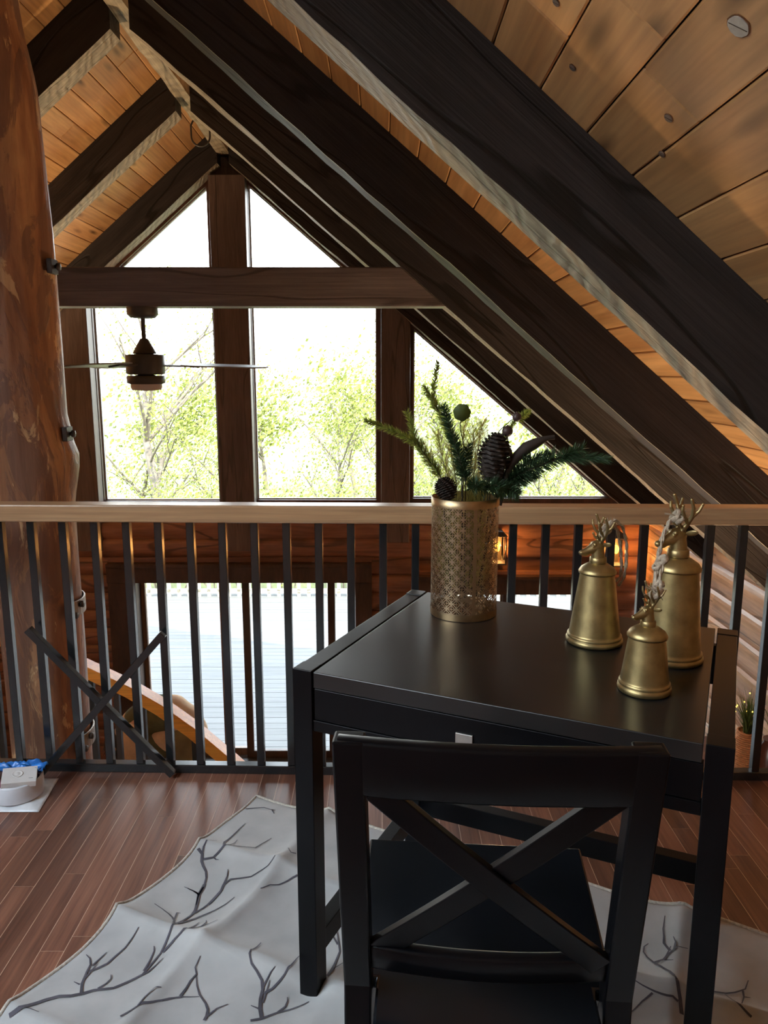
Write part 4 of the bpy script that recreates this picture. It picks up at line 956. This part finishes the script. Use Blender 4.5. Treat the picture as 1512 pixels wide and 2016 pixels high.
# ------------------------------------------------------------------ roll, box, film and bag on the floor at left
FZ=.0
b=MB(); rg=random.Random(4); P=[(-1.275,2.175),(-1.14,2.172),(-1.062,2.180),(-1.052,2.20),(-1.065,2.30),(-1.082,2.372),(-1.16,2.375),(-1.28,2.37)]
n=len(P); cx=sum(p[0] for p in P)/n; cy=sum(p[1] for p in P)/n
vs=[];fs=[]
G=22
for j in range(G+1):
    for i in range(G+1):
        u=i/G; v=j/G
        x=-1.285+.225*u+(.0)*v - .02*u*v; y=2.172+.20*v
        e=min(u,1-u,v,1-v); h=.003+.012*min(1,e*6)*(.75+.5*mnoise.noise(Vector((u*5,v*5,1))))
        vs.append((x,y,max(.002,h)))
for j in range(G):
    for i in range(G): a=j*(G+1)+i; fs.append((a,a+1,a+G+2,a+G+1))
b.add(vs,fs,0,True)
M_bag=plain('clear_plastic_bag',(.72,.73,.74),rough=.16,var=.12,nscale=30,bumps=.3)
o=b.build('plastic_bag',[M_bag]); md=o.modifiers.new('s','SOLIDIFY'); md.thickness=.0015; md.offset=-1
tag(o,'crumpled clear plastic bag lying flat on the floor at the left','bag')
RC=(-1.165,2.262)
b=MB(); R0=.078
b.lathe([(R0,.0),(R0+.001,.004),(R0+.001,.052),(R0-.001,.056),(R0-.006,.056),(R0-.007,.050),(R0-.007,.006),(0,.005)],48,cap0=True,cap1=False)
t=thing('white_tub','round white plastic roll holding a red disc, on the plastic bag','tub',(RC[0],RC[1],.0155))
b.build('rim',[M_white],t)
b=MB(); b.lathe([(R0-.009,.030),(R0-.009,.036),(.0,.037)],40,cap1=False); b.build('inner_disc',[plain('dark_red_disc',(.22,.03,.06),rough=.5)],t)
b=MB(); M=Matrix.Translation((-1.142,2.235,.083))@Euler((radians(-14),radians(4),radians(18)),'XYZ').to_matrix().to_4x4()
t=thing('small_white_box','small white box with a round embossed emblem, tilted on the roll','box',(-1.142,2.235,.0835)); t.rotation_euler=Euler((radians(13),radians(5),radians(20)),'XYZ')
b=MB(); b.box(-.050,.050,-.036,.036,-.010,.010); b.build('carton',[M_box],t,bevel=.001)
b=MB(); b.lathe([(.0,.0102),(.0155,.0102),(.0165,.0112),(.0145,.0116),(.0135,.0108),(.006,.0108),(.005,.0116),(0,.0116)],28,c=(-.006,.004,0),cap0=False,cap1=False); b.build('emblem',[M_box],t)
b=MB(); b.box(.028,.040,-.020,-.018,.0099,.0103); b.build('printed_line',[plain('grey_print',(.25,.25,.26),rough=.6)],t)
b=MB(); vs=[];fs=[]; G=20
for j in range(G+1):
    for i in range(G+1):
        u=i/G*2-1; v=j/G*2-1
        h=.022*(mnoise.noise(Vector((u*2.7,v*2.7,3)))+.5*mnoise.noise(Vector((u*6,v*6,8))))+.010
        vs.append((u*.085+.01*mnoise.noise(Vector((v*4,u,2))),v*.030,h))
for j in range(G):
    for i in range(G): a=j*(G+1)+i; fs.append((a,a+1,a+G+2,a+G+1))
b.add(vs,fs,0,True); o=b.build('blue_film',[M_bluep],loc=(-1.175,2.302,.072)); md=o.modifiers.new('s','SOLIDIFY'); md.thickness=.001
tag(o,'crumpled shiny blue plastic film on the back rim of the roll','plastic film')

# ------------------------------------------------------------------ stair handrail beyond the column
st=thing('stair_handrail','orange wooden stair handrail descending right behind the loft railing','handrail',(-1.1,3.4,-.2))
B=Vector((-1.1,3.4,-.2))
HR=[(-2.1,3.4,.30),(-1.75,3.4,.16),(-1.384,3.4,.012),(-1.314,3.4,-.024),(-1.169,3.4,-.098),(-1.021,3.4,-.192),(-.88,3.4,-.303),(-.734,3.4,-.440),(-.55,3.4,-.62),(-.35,3.4,-.82)]
b=MB(); n=len(HR); vs=[];fs=[]
for i,p in enumerate(HR):
    q0=Vector(HR[max(0,i-1)]);q1=Vector(HR[min(n-1,i+1)]); t_=(q1-q0).normalized(); up=Vector((-t_.z,0,t_.x)); 
    for a,c in ((-.042,-.055),(.042,-.055),(.042,.0),(-.042,.0)): vs.append(Vector(p)+Vector((0,a,0))+up*c-B)
for i in range(n-1):
    for k in range(4): fs.append((4*i+k,4*i+(k+1)%4,4*i+4+(k+1)%4,4*i+4+k))
fs+=[(3,2,1,0),tuple(4*(n-1)+k for k in range(4))]
b.add(vs,fs); b.build('rail',[M_oil],st,bevel=.004)
def hz(x):
    for a,c in zip(HR[:-1],HR[1:]):
        if a[0]<=x<=c[0]: return a[2]+(c[2]-a[2])*(x-a[0])/(c[0]-a[0])
for x in (-1.95,-1.8,-1.65,-1.5,-1.36,-1.245,-1.125,-1.0,-.89,-.78,-.66,-.54,-.42):
    z=hz(x); b=MB(); b.box(-.012,.012,-.012,.012,-.88,-.05); o=b.build('baluster',[M_iron],st); o.location=Vector((x,3.4,z))-B
b=MB()
for k in range(len(HR)-1):
    a,c=HR[k],HR[k+1]; b.bar(Vector(a)+Vector((0,0,-.98))-B,Vector(c)+Vector((0,0,-.98))-B,.06,.24)
b.build('stringer',[M_oil],st)

# ------------------------------------------------------------------ person bending over near the patio door
M_skin=plain('skin',(.50,.30,.21),rough=.55,var=.05); M_shirt=plain('tan_jacket',(.60,.45,.31),rough=.9,var=.2,nscale=9,bumps=.3); M_vest=plain('olive_vest',(.10,.105,.05),rough=.9,var=.25,nscale=12); M_trs=plain('khaki_trousers',(.17,.15,.08),rough=.9,var=.2,nscale=10); M_hair=plain('dark_hair',(.014,.011,.010),rough=.6,var=.5,nscale=80)
pe=thing('person','person in tan jacket and olive vest bending over behind the stair handrail','person',(-1.70,6.2,-2.61))
PB=Vector((-1.70,6.2,-2.61)); F=lambda p:tuple(Vector(p)-PB)
sk=[(-1.69,6.2,-1.64),(-1.80,6.2,-1.545),(-1.97,6.2,-1.56),(-2.12,6.2,-1.64),(-2.20,6.2,-1.71),(-2.265,6.2,-1.79),(-2.30,6.2,-1.87),
    (-2.09,6.03,-1.65),(-2.12,5.99,-1.90),(-2.20,6.04,-2.13),(-2.09,6.37,-1.65),(-2.12,6.41,-1.90),(-2.20,6.36,-2.13),
    (-1.67,6.10,-1.72),(-1.76,6.09,-2.16),(-1.68,6.10,-2.55),(-1.67,6.30,-1.72),(-1.76,6.31,-2.16),(-1.68,6.30,-2.55),(-1.82,6.09,-2.575),(-1.82,6.31,-2.575)]
ed=[(0,1),(1,2),(2,3),(3,4),(4,5),(5,6),(3,7),(7,8),(8,9),(3,10),(10,11),(11,12),(0,13),(13,14),(14,15),(15,19),(0,16),(16,17),(17,18),(18,20)]
ra=[.135,.13,.14,.12,.055,.085,.085,.062,.045,.035,.062,.045,.035,.085,.062,.043,.085,.062,.043,.035,.035]
body=smooth_mesh('body',ed,[F(p) for p in sk],ra,M_skin,pe)
def garment(name,chains,balls,m,vox=.014):
    b=MB()
    for pts,rad in chains:
        b.tube([F(p) for p in pts],list(rad),14)
        for p,r in zip(pts,rad): b.sphere(F(p),r*.99,14,10)
    for p,r in balls: b.sphere(F(p),r,16,12)
    o=b.build(name,[m],pe); rm=o.modifiers.new('fuse','REMESH'); rm.mode='VOXEL'; rm.voxel_size=vox; rm.use_smooth_shade=True
    q=o.modifiers.new('soften','SMOOTH'); q.iterations=5; return o
garment('jacket',[([sk[0],sk[1],sk[2],sk[3],(-2.17,6.2,-1.70)],[.158,.156,.160,.135,.10]),([sk[7],sk[8],sk[9]],[.085,.072,.055]),([sk[10],sk[11],sk[12]],[.085,.072,.055]),([(-2.14,6.2,-1.62),(-2.22,6.2,-1.70),(-2.24,6.2,-1.78)],[.09,.085,.08])],[((-1.86,6.2,-1.74),.165),((-1.66,6.2,-1.72),.155)],M_shirt)
garment('vest',[([(-1.86,6.2,-1.555),(-1.98,6.2,-1.565),(-2.09,6.2,-1.63)],[.170,.174,.150])],[((-1.93,6.2,-1.80),.165)],M_vest)
garment('trousers',[([sk[0],sk[13],sk[14],sk[15]],[.150,.118,.086,.066]),([sk[0],sk[16],sk[17],sk[18]],[.150,.118,.086,.066])],[((-1.70,6.2,-1.85),.15)],M_trs)
b=MB(); hc=Vector(F((-2.285,6.2,-1.83))); b.sphere(hc,.118,18,12,sc=(1,.95,1.1)); 
rg=random.Random(2)
for i in range(260):
    d=Vector((rg.gauss(0,1),rg.gauss(0,1),rg.gauss(0,1))).normalized(); p=hc+d*.108; q=p+d*.035+Vector((0,0,-.05)); s=d.orthogonal().normalized()*.006
    b.add([p-s,p+s,q],[(0,1,2)])
b.build('hair',[M_hair],pe)
for yy in (6.10,6.30):
    b=MB(); b.prism([(-1.92,-2.61),(-1.63,-2.61),(-1.63,-2.50),(-1.72,-2.50),(-1.80,-2.54),(-1.91,-2.57)],yy-.05,yy+.05); b.v=[F(v) for v in b.v]; b.build('boot',[M_hair],pe,bevel=.012)
# face and hands (fingers) for the bent figure
b=MB(); b.sphere(F((-2.355,6.2,-1.855)),.022,10,8); b.sphere(F((-2.345,6.165,-1.82)),.010,8,6); b.sphere(F((-2.345,6.235,-1.82)),.010,8,6); b.sphere(F((-2.29,6.09,-1.83)),.024,8,6); b.sphere(F((-2.29,6.31,-1.83)),.024,8,6); b.build('face',[M_skin],pe)
for yy in (6.04,6.36):
    for q in range(5):
        o_=(q-2)*.018; L=[.055,.075,.080,.074,.050][q]
        p0=(-2.205+(.018 if q in (0,) else 0),yy+o_,-2.15); p1=(-2.215,yy+o_*1.15,-2.15-L*.6); p2=(-2.205,yy+o_*1.1,-2.15-L)
        smooth_mesh('finger',[(0,1),(1,2)],[F(p0),F(p1),F(p2)],[.010,.0085,.007],M_skin,pe,sub=1)
# grey-olive bin beside the person
b=MB(); b.prism([(-2.30,-2.61),(-1.98,-2.61),(-1.98,-1.80),(-2.30,-1.92)],5.3,5.7); 
b.v=[(v[0]-.45,v[1],v[2]) for v in b.v]
tag(b.build('storage_box',[plain('olive_grey_box',(.14,.13,.10),rough=.7)],M=Matrix.Translation((-2.6,5.5,-2.61)),bevel=.01),'grey olive box with a sloping top edge, seen beside the log post foot','box')

# ------------------------------------------------------------------ basket plants on the tall cabinet at right
b=MB(); 
cab=thing('cabinet','tall wooden cabinet by the log side wall, hidden below the loft edge','cabinet',(2.22,4.3,-2.61))
b.box(-.27,.25,-.60,.60,0,1.495); b.build('carcass',[M_trim],cab,bevel=.004)
b=MB(); b.box(-.285,-.27,-.58,-.005,.05,1.46); b.build('door',[M_trim],cab,bevel=.003)
b=MB(); b.box(-.285,-.27,.005,.58,.05,1.46); b.build('door',[M_trim],cab,bevel=.003)
def woven(name,label,x,y,z0,r0,r1,h,m):
    t=thing(name,label,'plant pot',(x,y,z0)); b=MB(); n=30; rows=int(h/.012)
    for i in range(rows):
        f=i/(rows-1); r=r0+(r1-r0)*f+.012*sin(pi*f)
        ring=[((r+.0025*(1 if (k+i)%2 else -1))*cos(2*pi*k/n),(r+.0025*(1 if (k+i)%2 else -1))*sin(2*pi*k/n),.006+h*f) for k in range(n)]
        b.tube(ring,.0066,6,closed=True)
    b.lathe([(r0,.001),(r1*.96,h)],n,cap0=True,cap1=True)
    b.build('basket',[m],t); return t
M_wick=plain('wicker',(.42,.17,.06),rough=.7,var=.3,nscale=60); M_fairy=plain('fairy_light',(1,.8,.3),emit=((1.0,.72,.12),1.0),var=0); M_pot=plain('brown_pot',(.10,.035,.02),rough=.25)
M_gr1=leafmat('ornamental_grass',(.09,.12,.03),trans=.4)
def grass(t,h,r,n,seed,lights,zz):
    rg=random.Random(seed); b=MB(); tips=[]
    for i in range(n):
        a=rg.uniform(0,2*pi); l=h*rg.uniform(.55,1.05); sp=r*rg.uniform(.3,1.4)
        p=Vector((rg.uniform(-.02,.02),rg.uniform(-.02,.02),zz)); prev=None; w=.004
        s=Vector((-sin(a),cos(a),0))
        vs=[]
        for k in range(5):
            f=k/4; q=p+Vector((cos(a)*sp*f**1.5,sin(a)*sp*f**1.5,l*f-.15*l*f*f)); ww=w*(1-f*.9)
            vs+= [q-s*ww,q+s*ww]
        b.add(vs,[(2*k,2*k+1,2*k+3,2*k+2) for k in range(4)]); tips.append((vs[4],vs[6],vs[8]))
    b.build('grass_blades',[M_gr1],t)
    for i in range(lights):
        v=rg.choice(tips)[rg.randrange(3)]; q=MB(); q.sphere((0,0,0),.0048,8,6); o=q.build('fairy_light',[M_fairy],t); o.location=v
t=woven('basket_plant','wicker basket of ornamental grass with fairy lights, right behind the railing',2.205,4.32,-1.112,.048,.056,.31,M_wick); grass(t,.30,.10,170,5,11,.30)
t=thing('potted_grass','dark brown pot with fairy lights at the right picture edge','plant pot',(2.345,4.28,-1.112))
b=MB(); b.lathe([(.05,.001),(.075,.06),(.085,.14),(.075,.22),(.055,.27),(.058,.285)],30); b.build('pot',[M_pot],t); grass(t,.26,.10,90,8,9,.27)

# ------------------------------------------------------------------ outside: patio, fence, meadow, trees
b=MB(); y=7.45; rng=random.Random(31)
while y<13.55:
    b.box(-7,5,y,y+.138,-2.70,-2.655+rng.uniform(-.001,.001)); y+=.143
tag(b.build('patio_deck',[M_deckc]),'pale boarded patio outside the door, half in house shadow','patio',kind='structure')
fn=thing('patio_fence','pale picket railing at the far edge of the patio','fence',(-1,13.4,-2.655))
b=MB(); b.box(-6,6,-.04,.04,.95,1.0); b.box(-6,6,-.02,.02,.86,.94); b.build('fence_rail',[M_picket],fn)
b=MB(); b.box(-6,6,-.02,.02,.06,.14); b.build('fence_rail',[M_picket],fn)
b=MB(); b.box(-.03,.03,-.02,.02,.0,.95); p0=b.build('picket',[M_picket],fn); p0.location=(-5.9,0,0)
for k in range(1,66):
    c=p0.copy(); COL.objects.link(c); c.parent=fn; c.location=(-5.9+.18*k,0,0)
b=MB(); vs=[];fs=[]; G=40
for j in range(G+1):
    for i in range(G+1):
        x=-60+120*i/G; y=7.5+90*(j/G)**1.4; vs.append((x,y,-3.4+.0*x+.4*mnoise.noise(Vector((x*.08,y*.08,0)))-.015*max(0,y-14)))
for j in range(G):
    for i in range(G): a=j*(G+1)+i; fs.append((a,a+1,a+G+2,a+G+1))
b.add(vs,fs,0,True); tag(b.build('meadow',[M_grass]),'sunlit grassy ground beyond the patio','ground',kind='structure')
def tree(name,label,x,y,h,seed,leaves,spread,crown0=.15,lsz=.10,group=None,bare=False):
    rg=random.Random(seed); z0=-3.7-.015*max(0,y-14)
    t=thing(name,label,'tree' if h>4 else 'shrub',(x,y,z0),0,group)
    b=MB(); ends=[]
    def br(p,d,l,r,dep):
        pts=[p]; q=Vector(p); dd=Vector(d)
        for k in range(4):
            dd=(dd+Vector((rg.uniform(-.22,.22),rg.uniform(-.22,.22),rg.uniform(-.05,.16)))).normalized(); q=q+dd*l/4; pts.append(q.copy())
        b.tube(pts,[r*(1-.16*k) for k in range(5)],5 if dep else 7,caps=False)
        if dep>=2: ends.extend(pts[1:])
        if dep<3:
            nb=4 if dep==0 else 3
            for k in range(nb+ (2 if dep==0 else 0)):
                i=rg.randrange(1,5) if dep else rg.randrange(2,5)
                a=rg.uniform(0,2*pi); o=Vector((cos(a),sin(a),rg.uniform(.25,.9))).normalized()
                br(pts[i],(dd*.5+o*.9).normalized(),l*rg.uniform(.5,.72),r*.5*(1-.1*i),dep+1)
    stems=1 if h>4 else 4
    for s in range(stems):
        a=rg.uniform(0,6.28); off=0 if stems==1 else .35
        br(Vector((off*cos(a),off*sin(a),0)),Vector((rg.uniform(-.12,.12)+off*cos(a)*.6,rg.uniform(-.1,.1),1)),h*.55,.018*h if stems==1 else .02,0)
    b.build('branches',[M_bark],t)
    L=MB()
    for i in range(leaves):
        c=ends[rg.randrange(len(ends))]+Vector((rg.gauss(0,spread),rg.gauss(0,spread),rg.gauss(0,spread)))
        n_=Vector((rg.uniform(-1,1),rg.uniform(-1,1),rg.uniform(-1,1))).normalized(); a_=n_.orthogonal().normalized(); c_=n_.cross(a_); s=lsz*rg.uniform(.5,1.2)
        L.add([c-a_*s*.5,c+c_*s*.3,c+a_*s*.5,c-c_*s*.3],[(0,1,2,3)])
    if leaves: L.build('foliage',[M_leafo],t)
    return t
GT='leafy trees outside the gable windows'
tree('young_tree','bare branched tall tree with sparse leaves outside the left tall window',-5.0,17.0,8.8,3,1600,.14,lsz=.075)
tree('young_tree','leafy tree seen past both sides of the central timber post',-3.6,19.5,5.4,4,2500,.26,lsz=.085,group=GT)
tree('young_tree','leafy tree in the middle of the right tall window',-1.3,18.5,5.2,5,2500,.26,lsz=.085,group=GT)
tree('young_tree','leafy tree behind the timber post right of the tall windows',.3,19.0,5.6,6,2500,.26,lsz=.085,group=GT)
tree('young_tree','leafy tree seen through the triangular window behind the bouquet',1.9,17.5,5.3,7,2500,.26,lsz=.085,group=GT)
tree('young_tree','leafy tree at the low right corner of the triangular window',4.0,18.5,5.0,8,2400,.26,lsz=.085,group=GT)
tree('young_tree','leafy tree low in the left tall window under the fan',-6.2,19.0,6.0,9,2200,.26,lsz=.085,group=GT)
for i,(x,y,lab) in enumerate([(-4.6,15.6,'yellow green shrub behind the fence at the left door edge'),(-3.2,15.2,'yellow green shrub behind the fence, left of the door middle'),(-1.9,15.7,'yellow green shrub behind the fence in the door middle'),(-.6,15.3,'yellow green shrub behind the fence at the right edge of the sliding door'),(.8,15.8,'yellow green shrub behind the fence, between the two patio doors'),(2.4,15.3,'yellow green shrub behind the fence seen through the second door'),(4.0,15.7,'yellow green shrub beyond the lower triangular window')]):
    tree('leafy_shrub',lab,x,y,2.9,40+i,2600,.22,lsz=.085,group='shrubs behind the patio fence')
for i,(x,y) in enumerate([(-9,30),(-5,33),(-1,31),(3,34),(7,31),(11,33)]):
    tree('distant_tree',['pale distant tree far beyond the left edge','pale distant tree far beyond the left tall window','pale distant tree far beyond the center post','pale distant tree far beyond the right timber post','pale distant tree far beyond the triangular window','pale distant tree far right beyond the roof slope'][i],x,y,5.6,60+i,2600,.5,lsz=.22,group='distant trees')

# ------------------------------------------------------------------ light, sky, camera
w=bpy.data.worlds.new('sky'); S.world=w; w.use_nodes=True; nt=w.node_tree; bg=nt.nodes['Background']
tc=N(nt,'ShaderNodeTexCoord'); sp=N(nt,'ShaderNodeSeparateXYZ'); nt.links.new(tc.outputs['Generated'],sp.inputs[0])
col=ramp(nt,[(0.0,(.30,.30,.26)),(.495,(.55,.56,.52)),(.52,(1.0,1.0,.98)),(.75,(.80,.90,1.0)),(1.0,(.62,.78,1.0))],math2(nt,'ADD',math2(nt,'MULTIPLY',sp.outputs[2],.5),.5))
nt.links.new(col,bg.inputs[0]); bg.inputs[1].default_value=SKY
sl=bpy.data.lights.new('sun','SUN'); sl.energy=SUN; sl.angle=.01; sl.color=(1.0,.93,.78)
so=bpy.data.objects.new('sun',sl); COL.objects.link(so); so.location=(6,-8,12)
so.rotation_euler=Vector((-.50,.66,-1.0)).to_track_quat('-Z','Y').to_euler()
cam=bpy.data.cameras.new('camera'); co=bpy.data.objects.new('camera',cam); COL.objects.link(co); S.camera=co
cam.sensor_fit='VERTICAL'; cam.sensor_height=24.0; cam.lens=1514/2016*24.0; cam.clip_start=.02
co.location=(0,0,1.34)
yaw,pit=radians(.15),radians(10.35)
fw=Vector((sin(yaw)*cos(pit),cos(yaw)*cos(pit),-sin(pit)))
co.rotation_euler=fw.to_track_quat('-Z','Y').to_euler()
S.view_settings.view_transform='Standard'; S.view_settings.look='None'; S.view_settings.gamma=1; S.view_settings.use_curve_mapping=False
S.view_settings.exposure=EXPO
try:
    S.cycles.use_denoising=True; S.cycles.max_bounces=10; S.cycles.diffuse_bounces=6; S.cycles.transparent_max_bounces=24; S.cycles.sample_clamp_indirect=8.0
except Exception: pass
